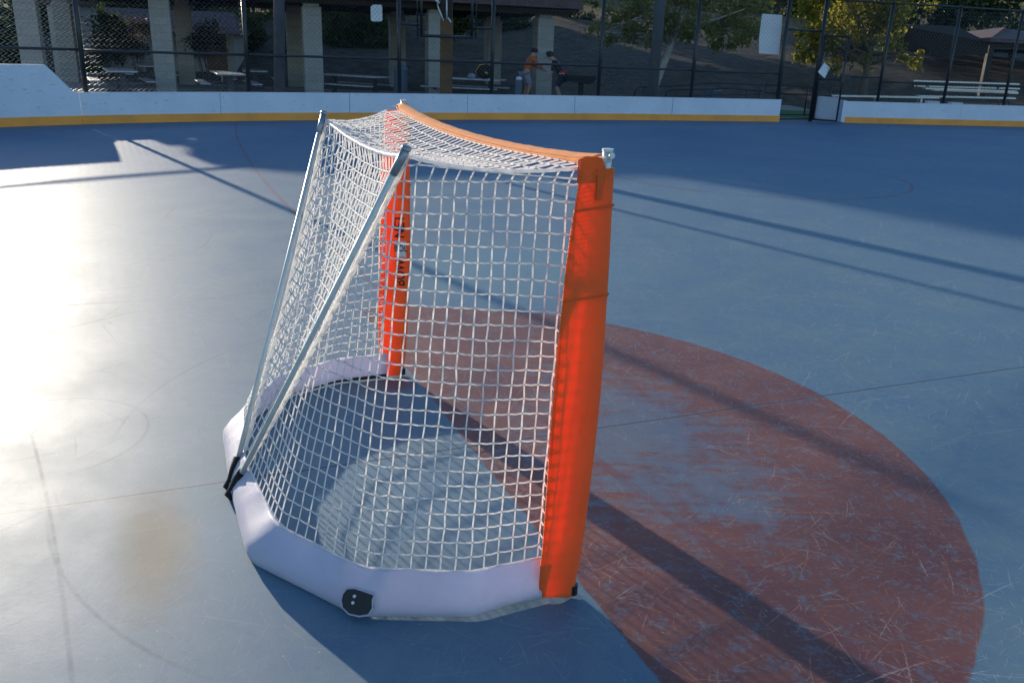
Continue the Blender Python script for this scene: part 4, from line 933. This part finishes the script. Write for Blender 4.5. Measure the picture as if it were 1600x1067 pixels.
# seam cord along the top of the band
m = MB(); m.tube([p + Vector((0, 0, BH + .001)) for p in topp], .003, 5); m.build('lacing_cord', MT['cord'], band, smooth=True)
m = MB(); m.tube([lowp[i] + (topp[i] - lowp[i]).normalized() * .012 + Vector((0, 0, .018)) for i in range(0, nb, 2)], .011, 8); m.build('base_tube', MT['black'], goal, smooth=True)
# bracket windows at the corners
def bracket(i, mirror=False):
    lo, tp_ = lowp[i], topp[i]; t = (lowp[i + 3] - lowp[i - 3]).normalized(); out = (lo - tp_).normalized(); up = (tp_ + Vector((0, 0, BH)) - lo - Vector((0, 0, .04))).normalized()
    c = lo - out * .004 + Vector((0, 0, .056)); nrm_ = t.cross(up); 
    if nrm_.dot(out) < 0: nrm_ = -nrm_
    c = c + nrm_ * .004
    shape = [(-x_ * 1.22, y_ * .88 - .008) for x_, y_ in [(-.038, -.006), (-.033, -.026), (-.016, -.038), (.010, -.037), (.030, -.028), (.039, -.006), (.037, .016), (.040, .031), (.018, .034), (-.008, .036), (-.027, .030), (-.036, .012)][::-1]]
    m = MB(); k = len(shape); m.v = [tuple(c + t * x * .95 + up * y + nrm_ * .004) for x, y in shape] + [tuple(c + t * x * .95 + up * y - nrm_ * .02) for x, y in shape]
    m.f = [tuple(range(k)), tuple(reversed(range(k, 2 * k)))] + [(q, (q + 1) % k, k + (q + 1) % k, k + q) for q in range(k)]
    br_ = m.build('corner_bracket', MT['black'], goal)
    m = MB(); m.tube([c + t * x * 1.02 + up * y * 1.08 + nrm_ * .002 for x, y in shape + shape[:1]], .0025, 5, False); m.build('fabric_hem', MT['white'], br_, smooth=True)
    for dx, dy in ((.006, .006), (.009, -.012)):
        m = MB(); q = c + t * dx + up * dy; m.tube([q + nrm_ * .003, q + nrm_ * .009], .0045, 8); m.build('bolt', MT['alu'], br_)
bracket(NS * 2); bracket(nb - 1 - NS * 2)

# --- posts and orange covers ---
wz = [0, .06, .12, .31, .62, .95, 1.10, 1.22]; vf = [.020, .012, .003, -.011, -.022, -.021, -.018, -.016]
tw = [0, .13, .35, .6, .96, 1.10, 1.22]; vt = [.119, .128, .126, .121, .105, .094, .080]
def cover(side):
    mx_ = (lambda p: Vector(p)) if side < 0 else mir
    m = MB(); zs = [.006 + (1.222 - .006) * i / 80 for i in range(81)]; K_ = 20
    for i, z in enumerate(zs):
        a, b_ = interp(wz, vf, z), interp(tw, vt, z)
        ridge = .0035 * math.exp(-((z - .90) / .008) ** 2) + .0025 * math.exp(-((z - 1.125) / .007) ** 2)
        ridge2 = .006 * math.exp(-((z - .86) / .02) ** 2)
        pts = []
        inn = .012 * sm(1 - z / .2)
        wv = lambda f: .0022 * math.sin(z * 7 + f * 2.2) + .0009 * math.sin(z * 23 + f * 3)
        for k in range(6):                                  # outer face, tail to front
            f = k / 5; y = lerp(b_, a + .02, f); pts.append((-.0135 - .0015 * sm(f) - ridge - ridge2 * f * .3 + wv(1 - f) + inn * (1 - f) * 2, y, z))
        for k in range(1, 8):                               # round the pole
            t_ = math.pi * k / 8; pts.append((wv(0) - .015 * math.cos(t_) - (ridge if k < 4 else -ridge), a + .02 - .022 * math.sin(t_) ** .7, z))
        for k in range(7):
            f = k / 6; y = lerp(a + .02, b_, f); pts.append((lerp(.015, -.0095, min(1, f * 2.2)) + ridge * (1 - f) * .3 + wv(f) + inn * f * 2, y, z))
        kk = len(pts); m.v += [tuple(mx_(p)) for p in pts]
    for i in range(len(zs) - 1):
        for k in range(kk): a = i * kk + k; b_ = i * kk + (k + 1) % kk; q = (a, b_, b_ + kk, a + kk); m.f.append(q if side < 0 else q[::-1])
    q = tuple(reversed(range(kk))); m.f.append(q); m.f.append(tuple((len(zs) - 1) * kk + k for k in range(kk)))
    cv = m.build('post_cover', MT['orange'], goal, smooth=True)
    # corner flap joining the crossbar sleeve, pocket and stitch lines
    m = MB()
    sgn = lambda x: x
    def quadslab(pts, th):
        n_ = Vector((th, 0, 0)); vs = [mx_(p) for p in pts] + [mx_(Vector(p) + n_) for p in pts]; k = len(pts)
        m.add(vs, [tuple(range(k)), tuple(reversed(range(k, 2 * k)))] + [(q, (q + 1) % k, k + (q + 1) % k, k + q) for q in range(k)])
    quadslab([(-.015, .083, 1.19), (-.0165, .016, 1.19), (-.0165, .016, 1.222), (-.014, .026, 1.247), (-.012, .060, 1.250), (-.012, .081, 1.242)], .010)
    if side < 0: m.build('corner_flap', MT['orangeflat'], cv, bev=.0015)
    m = MB(); quadslab([(-.0195, .035, 1.150), (-.0195, .022, 1.150), (-.0195, .020, 1.222), (-.0195, .036, 1.222)], .005)
    quadslab([(-.0185, .046, 1.215), (-.0185, -.004, 1.222), (-.0185, -.004, 1.214), (-.0185, .046, 1.207)], .004)
    m.build('pocket_webbing', MT['orangeflat'], cv, bev=.0015)
    for zc, dz in ((.896, .008), (1.122, .010)):
        m = MB(); a, b_ = interp(wz, vf, zc), interp(tw, vt, zc)
        m.tube([mx_((-.0145 - .002 * sm(k / 6), lerp(b_, a + .008, k / 6), zc + dz * k / 6)) for k in range(7)] + [mx_((-.008, a - .001, zc + dz)), mx_((.012, a - .001, zc + dz))], .0032, 6); m.build('seam', MT['orangeflat'], cv, smooth=True)
    for off in (.006,):
        m = MB(); m.tube([mx_((-.0125 + .012 * sm(1 - z / .2) * 2 + .0025 * math.sin(z * 9), interp(tw, vt, z) - off, z)) for z in np.linspace(.02, 1.21, 50)], .0012, 4); m.build('stitching', MT['orangeflat'], cv)
    # metal pole, narrowed inside the cover so sunlight reaches the fabric
    m = MB(); m.tube([mx_((0, interp(wz, vf, z) + .02, z)) for z in np.linspace(.005, 1.2, 40)] + [mx_((.0, .004, 1.215)), mx_((.0, .003, 1.262))], [.0118] + [.004] * 38 + [.0118] * 3, 12)
    po = m.build('post', MT['alu'], goal, smooth=True)
    m = MB(); m.tube([mx_((-.020, .003, 1.254)), mx_((.020, .003, 1.254))], .0045, 8); m.tube([mx_((-.023, .003, 1.254)), mx_((-.018, .003, 1.254))], .008, 8)
    m.tube([mx_((.0, .003, 1.262)), mx_((0, .003, 1.268))], [.0145, .0145], 12); m.build('cross_bolt', MT['alu'], po)
    m = MB()
    for k in range(3): m.tube([mx_((-.014, .002, 1.240 + .004 * k)), mx_((-.006, .022, 1.241 + .004 * k)), mx_((.01, .040, 1.243)), mx_((.004, .055, 1.240))], .0026, 5)
    m.build('tie_cord', MT['cord'], po, smooth=True)
    m = MB(); q0 = mx_((.0, .02, .008)); m.tube([q0, q0 + Vector((0, 0, .03))], .016, 10); m.build('foot', MT['black'], po)
    return cv
cvN = cover(-1); cvF = cover(1)

# lettering on the inner face of the far cover
def text_mesh(txt, size, mat, parent, loc, right, up, sx=1., bold=.0):
    cu = bpy.data.curves.new('t', 'FONT'); cu.body = txt; cu.size = size; cu.extrude = .0004; cu.offset = bold; cu.align_x = 'CENTER'; cu.align_y = 'CENTER'
    ob = bpy.data.objects.new('t', cu); C.objects.link(ob); bpy.context.view_layer.update()
    me = bpy.data.meshes.new_from_object(ob); bpy.data.objects.remove(ob)
    rt, u_ = Vector(right).normalized(), Vector(up).normalized(); nn = rt.cross(u_); mm = Matrix((rt * sx, u_, nn)).transposed().to_4x4(); mm.translation = Vector(loc)
    me.transform(mm); me.materials.clear(); me.materials.append(mat); me.name = 'lettering'
    o = bpy.data.objects.new('lettering', me); C.objects.link(o); o.parent = parent; return o
# inner face of the far cover lies at about u = W + .011 - tail
uf = W_ - .021
SU = Vector((.0245, .047, 0)).normalized(); SN = Vector((-SU.y, SU.x, 0)); S0 = Vector((1.815, -.002, 0))
def onf(k, z, off=.0012): return S0 + SU * k + SN * off + Vector((0, 0, z))
text_mesh('BOW', .066, MT['ink'], cvF, onf(.030, .505, .0025), (0, 0, 1), SU, .80, .0008)
text_mesh('NET', .066, MT['ink'], cvF, onf(.030, .718, .0025), (0, 0, 1), SU, .86, .0008)
m = MB(); m.obox(onf(.002, .576, .0015), SU * .054, (0, 0, .076), SN * .001); stk = m.build('sticker', MT['sticker'], cvF)
text_mesh('BOL', .040, MT['ink'], stk, onf(.026, .617, .0032), -SU, (0, 0, 1), .82, .0006)
m = MB(); m.tube([onf(a, b, .003) for a, b in ((.004, .648), (.054, .648), (.054, .580), (.004, .580))], .0009, 4); m.build('sticker_border', MT['ink'], stk)

# --- crossbar sleeve (orange, sagging) ---
def cbar(u):
    f = u / W_; q = 4 * f * (1 - f); return Vector((u, .012 + .03 * q, 1.243 - .036 * q ** .8))
m = MB(); N_ = 90
for i in range(N_ + 1):
    u = lerp(.012, W_ - .012, i / N_); c = cbar(u); tw_ = .15 * math.sin(i * .21)
    wob = 1 + .03 * math.sin(i * .7) + .02 * math.sin(i * 1.9)
    for k in range(12):
        a = 2 * math.pi * k / 12; y = .026 * math.cos(a) * wob; z = .0125 * math.sin(a) * wob
        m.v.append((c.x, c.y + y, c.z + z - .2 * y + .0004 * math.sin(i * 1.7 + k)))
for i in range(N_):
    for k in range(12): a = i * 12 + k; b_ = i * 12 + (k + 1) % 12; m.f.append((a, a + 12, b_ + 12, b_))
m.f.append(tuple(range(12))); m.f.append(tuple(reversed(range(N_ * 12, N_ * 12 + 12))))
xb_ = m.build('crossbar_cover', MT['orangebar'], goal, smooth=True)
m = MB(); m.tube([cbar(u) + Vector((0, .027, -.008)) for u in np.linspace(.04, W_ - .04, 60)], .0022, 5); m.build('hem', MT['orange'], xb_, smooth=True)
m = MB(); m.tube([cbar(u) + Vector((0, .024, .006)) for u in np.linspace(.04, W_ - .04, 60)], .0009, 4); m.build('stitching', MT['orange'], xb_, smooth=True)

# --- diagonal arms ---
TT = Vector((.343, .408, 1.237)); EB = Vector((.885, .868, .045))
def arm(mx_):
    t_, e_ = mx_(TT), mx_(EB); m = MB()
    m.tube([e_, t_.lerp(e_, .5) + Vector((0, 0, -.004)), t_.lerp(e_, .02)], .0090, 14); a_ = m.build('arm', MT['alu'], goal, smooth=True)
    d_ = (e_ - t_).normalized(); m = MB(); m.tube([t_ + d_ * .004, t_ + d_ * .085], .0118, 14); m.build('arm_sleeve', MT['chrome'], a_, smooth=True)
    m = MB(); m.tube([t_ - d_ * .002, t_ + d_ * .008], .0135, 14); m.build('end_cap', MT['chrome'], a_, smooth=True)
    # black boot at the foot
    m = MB(); m.tube([e_ - d_ * -.01, e_ - d_ * .035, e_ - d_ * .075], [.020, .021, .017], 10); m.tube([e_ - d_ * .0, e_ + Vector((0, .02, -.03)), e_ + Vector((0, .012, -.042))], [.02, .018, .012], 8); m.build('boot', MT['blackfab'], a_, smooth=True)
    m = MB(); m.tube([e_ + Vector((-.026, .012, -.008)), e_ + Vector((.026, .012, -.008))], .005, 8); m.build('bolt', MT['chrome'], a_)
arm(lambda p: Vector(p)); arm(mir)

# --- netting ---
CE = .0405; rn = random.Random(11); RC = .0022
def jit(s_=.0019): return Vector((rn.uniform(-s_, s_), rn.uniform(-s_, s_), rn.uniform(-s_, s_)))
NT_ = Vector((.352, .404, 1.212)); NE = Vector((.862, .822, .135)); NP = Vector((.004, .082, 1.222))
def ridge(t): return NT_.lerp(NE, t) + Vector((-.004, -.012, -.010)) * (4 * t * (1 - t))
def siderope(t): return NP.lerp(NT_, t) + Vector((0, 0, -.020)) * (4 * t * (1 - t))
def backrope(t): return NT_.lerp(mir(NT_), t) + Vector((0, -.012, -.034)) * (4 * t * (1 - t))
def cordline(m, pts, sag=0., r=RC, n=5):
    out = [pts[0]]
    for a, b_ in zip(pts, pts[1:]):
        q = a.lerp(b_, .5)
        if sag: q = q + Vector((0, 0, -sag * min(1., (b_ - a).length / CE)))
        out += [q, b_]
    m.tube(out, [r * (1 + rn.uniform(-.08, .08)) for _ in out], n, False)
def side_net(mx_):
    base = Path([Vector((p.x, p.y, BH)) for p in topp[:nb // 2 - 2]]); 
    # stop the base path where the ridge rope meets the band
    Ls = [base.L * i / 400 for i in range(401)]; Lend = min(Ls, key=lambda s_: (base(s_) - NE).length); sT = .50
    nc = int(Lend / CE); knots = {}; m = MB(); tops = {}
    def topp_(s_):
        return siderope(s_ / sT) if s_ <= sT else ridge((s_ - sT) / (Lend - sT))
    def pos(s_, h):
        B_, T_ = base(s_), topp_(s_); L_ = (T_ - B_).length; f = min(1, h / max(L_, 1e-6)); q = 4 * f * (1 - f)
        inward = Vector((.5, -.35, 0)); return B_.lerp(T_, f) + inward * .03 * q * min(1, L_) + Vector((0, 0, -.008 * q)), L_
    sL = [CE * .55 + CE * i for i in range(nc)]
    for i, s_ in enumerate(sL):
        L_ = pos(s_, 0)[1]; nj = int((L_ - .012) / CE); col = []
        for j in range(nj + 1):
            p_ = pos(s_, j * CE + .002)[0] + (jit() if j else Vector()); knots[i, j] = p_; col.append(p_)
        att = topp_(max(0, s_ - (CE * .42 if s_ < sT else 0)))
        if (att - col[-1]).length > .008: col.append(att)
        if len(col) > 1: cordline(m, [mx_(p_) for p_ in col])
    maxj = max(j for _, j in knots)
    for j in range(1, maxj + 1):
        run = [knots[i, j] for i in range(nc) if (i, j) in knots]
        if not run: continue
        h = j * CE + .002
        st = pos(0, h)
        run = [Vector((.0, interp(tw, vt, run[0].z) - .004, run[0].z + .003))] + run
        # end on the ridge rope
        last = max(i for i in range(nc) if (i, j) in knots)
        lo_, hi_ = sL[last], min(Lend, sL[last] + 2 * CE)
        if sL[last] >= sT - CE and h < pos(sT + .01, 0)[1]:
            for _ in range(18):
                md_ = (lo_ + hi_) / 2
                if pos(md_, 0)[1] > h: lo_ = md_
                else: hi_ = md_
            e_ = topp_(max(sT, lo_)); 
            if (e_ - run[-1]).length > .004: run.append(e_)
        elif h >= pos(sT, 0)[1] - CE * .5: pass
        cordline(m, [mx_(p_) for p_ in run], sag=.0022)
    for (i, j), p_ in knots.items():
        if j: m.octa(mx_(p_), RC * 2.0)
    o = m.build('side_net', MT['cord'], goal, smooth=True)
    m = MB(); m.tube([mx_(ridge(t)) + jit(.001) for t in np.linspace(0, 1, 60)], .0075, 7); m.tube([mx_(ridge(t)) + Vector((.004 * math.sin(t * 160), .003 * math.cos(t * 160), 0)) for t in np.linspace(0, 1, 240)], .0024, 4)
    m.build('edge_rope', MT['cord'], o, smooth=True)
    m = MB(); m.tube([mx_(siderope(t)) + jit(.001) for t in np.linspace(0, 1, 40)], .0045, 7); m.build('edge_rope', MT['cord'], o, smooth=True)
side_net(lambda p: Vector(p)); side_net(mir)

def back_net():
    m = MB(); LR = (NE - NT_).length; vlen = math.hypot(NE.z - NT_.z, NE.y - NT_.y); nj = int(vlen / CE); uc = [W_ / 2 + (k + .5) * CE for k in range(-15, 15)]
    def pos(u, r_):
        a, b_ = ridge(r_), mir(ridge(r_)); wd = b_.x - a.x; x = max(0, min(1, (u - a.x) / max(wd, 1e-6))); q = 4 * x * (1 - x); k = wd / 1.13
        p_ = Vector((u, lerp(a.y, b_.y, x), lerp(a.z, b_.z, x)))
        return p_ + Vector((0, -.030 * k - .02 * math.sin(math.pi * r_), -.050 * k)) * q
    kn = {}
    for j in range(0, nj + 1):
        r_ = (j * CE) / vlen; a, b_ = ridge(r_).x, W_ - ridge(r_).x; pts = [ridge(r_)]
        for k, u in enumerate(uc):
            if a + .006 < u < b_ - .006:
                p_ = (backrope((u - a) / (b_ - a)) if j == 0 else pos(u, r_) + jit()); kn[k, j] = p_; pts.append(p_)
        pts.append(mir(ridge(r_)))
        if j and len(pts) > 1: cordline(m, pts, sag=.0015, r=RC * 1.1)
    for k, u in enumerate(uc):
        js = [j for j in range(nj + 1) if (k, j) in kn]
        if not js: continue
        pts = [kn[k, j] for j in js]; rr = (min(u, W_ - u) - NT_.x) / (NE.x - NT_.x)
        e_ = ridge(rr) if u < W_ / 2 else mir(ridge(rr))
        if rr < 1: pts.append(e_)
        cordline(m, pts)
    for (k, j), p_ in kn.items():
        if j: m.octa(p_, RC * 2.0)
    o = m.build('back_net', MT['cord'], goal, smooth=True)
    m = MB(); m.tube([backrope(t) + jit(.001) for t in np.linspace(0, 1, 70)], .0066, 7); m.tube([backrope(t) + Vector((0, .003 * math.sin(t * 160), .003 * math.cos(t * 160))) for t in np.linspace(0, 1, 260)], .0024, 4); m.build('edge_rope', MT['cord'], o, smooth=True)
back_net()
def top_net():
    m = MB(); kn = {}; v0, v1 = .042, NT_.y; nr_ = int((v1 - v0) / CE); uc = [W_ / 2 + (k + .5) * CE for k in range(-22, 22)]
    def uL(v):
        if v <= NP.y: return .02
        t = (v - NP.y) / (NT_.y - NP.y); return max(.02, siderope(t).x)
    def pos(u, v):
        f = (v - v0) / (v1 - v0); a, b_ = uL(v), W_ - uL(v); x = (u - a) / (b_ - a); q = 4 * max(0, x * (1 - x))
        zc = cbar(u).z - .006; t = (v - NP.y) / (NT_.y - NP.y); ze = siderope(max(0, min(1, t))).z
        xb = max(0, min(1, (u - NT_.x) / (W_ - 2 * NT_.x))); zr = NT_.z - .034 * 4 * xb * (1 - xb)
        z = lerp(zc, zr, f); e = math.exp(-min(x, 1 - x) * 7); z = lerp(z, ze, e) - .030 * 4 * f * (1 - f) * (1 - e)
        return Vector((u, v + .03 * q * (1 - f) - .012 * q * f, z))
    rows = [v0 + (v1 - v0) * j / nr_ for j in range(nr_ + 1)]
    for j, v in enumerate(rows):
        a, b_ = uL(v), W_ - uL(v)
        E0 = pos(a, v); pts = [E0]
        for k, u in enumerate(uc):
            if a + .008 < u < b_ - .008: p_ = pos(u, v) + (jit() if 0 < j < nr_ else Vector()); kn[k, j] = p_; pts.append(p_)
        pts.append(pos(b_, v))
        if j < nr_: cordline(m, pts, sag=.0012)
    for k, u in enumerate(uc):
        js = [j for j in range(nr_ + 1) if (k, j) in kn]; pts = [kn[k, j] for j in js]
        if not pts: continue
        pts = [cbar(u) + Vector((0, .022, -.008))] + pts
        if js[-1] < nr_:
            uu = min(u, W_ - u); t = (uu - NP.x) / (NT_.x - NP.x); e_ = siderope(max(0, min(1, t))); pts.append(e_ if u < W_ / 2 else mir(e_))
        cordline(m, pts)
    for (k, j), p_ in kn.items():
        if j < nr_: m.octa(p_, RC * 2.0)
    m.build('top_net', MT['cord'], goal, smooth=True)
top_net()
print('faces', sum(len(o.data.polygons) for o in C.objects if o.type == 'MESH'))
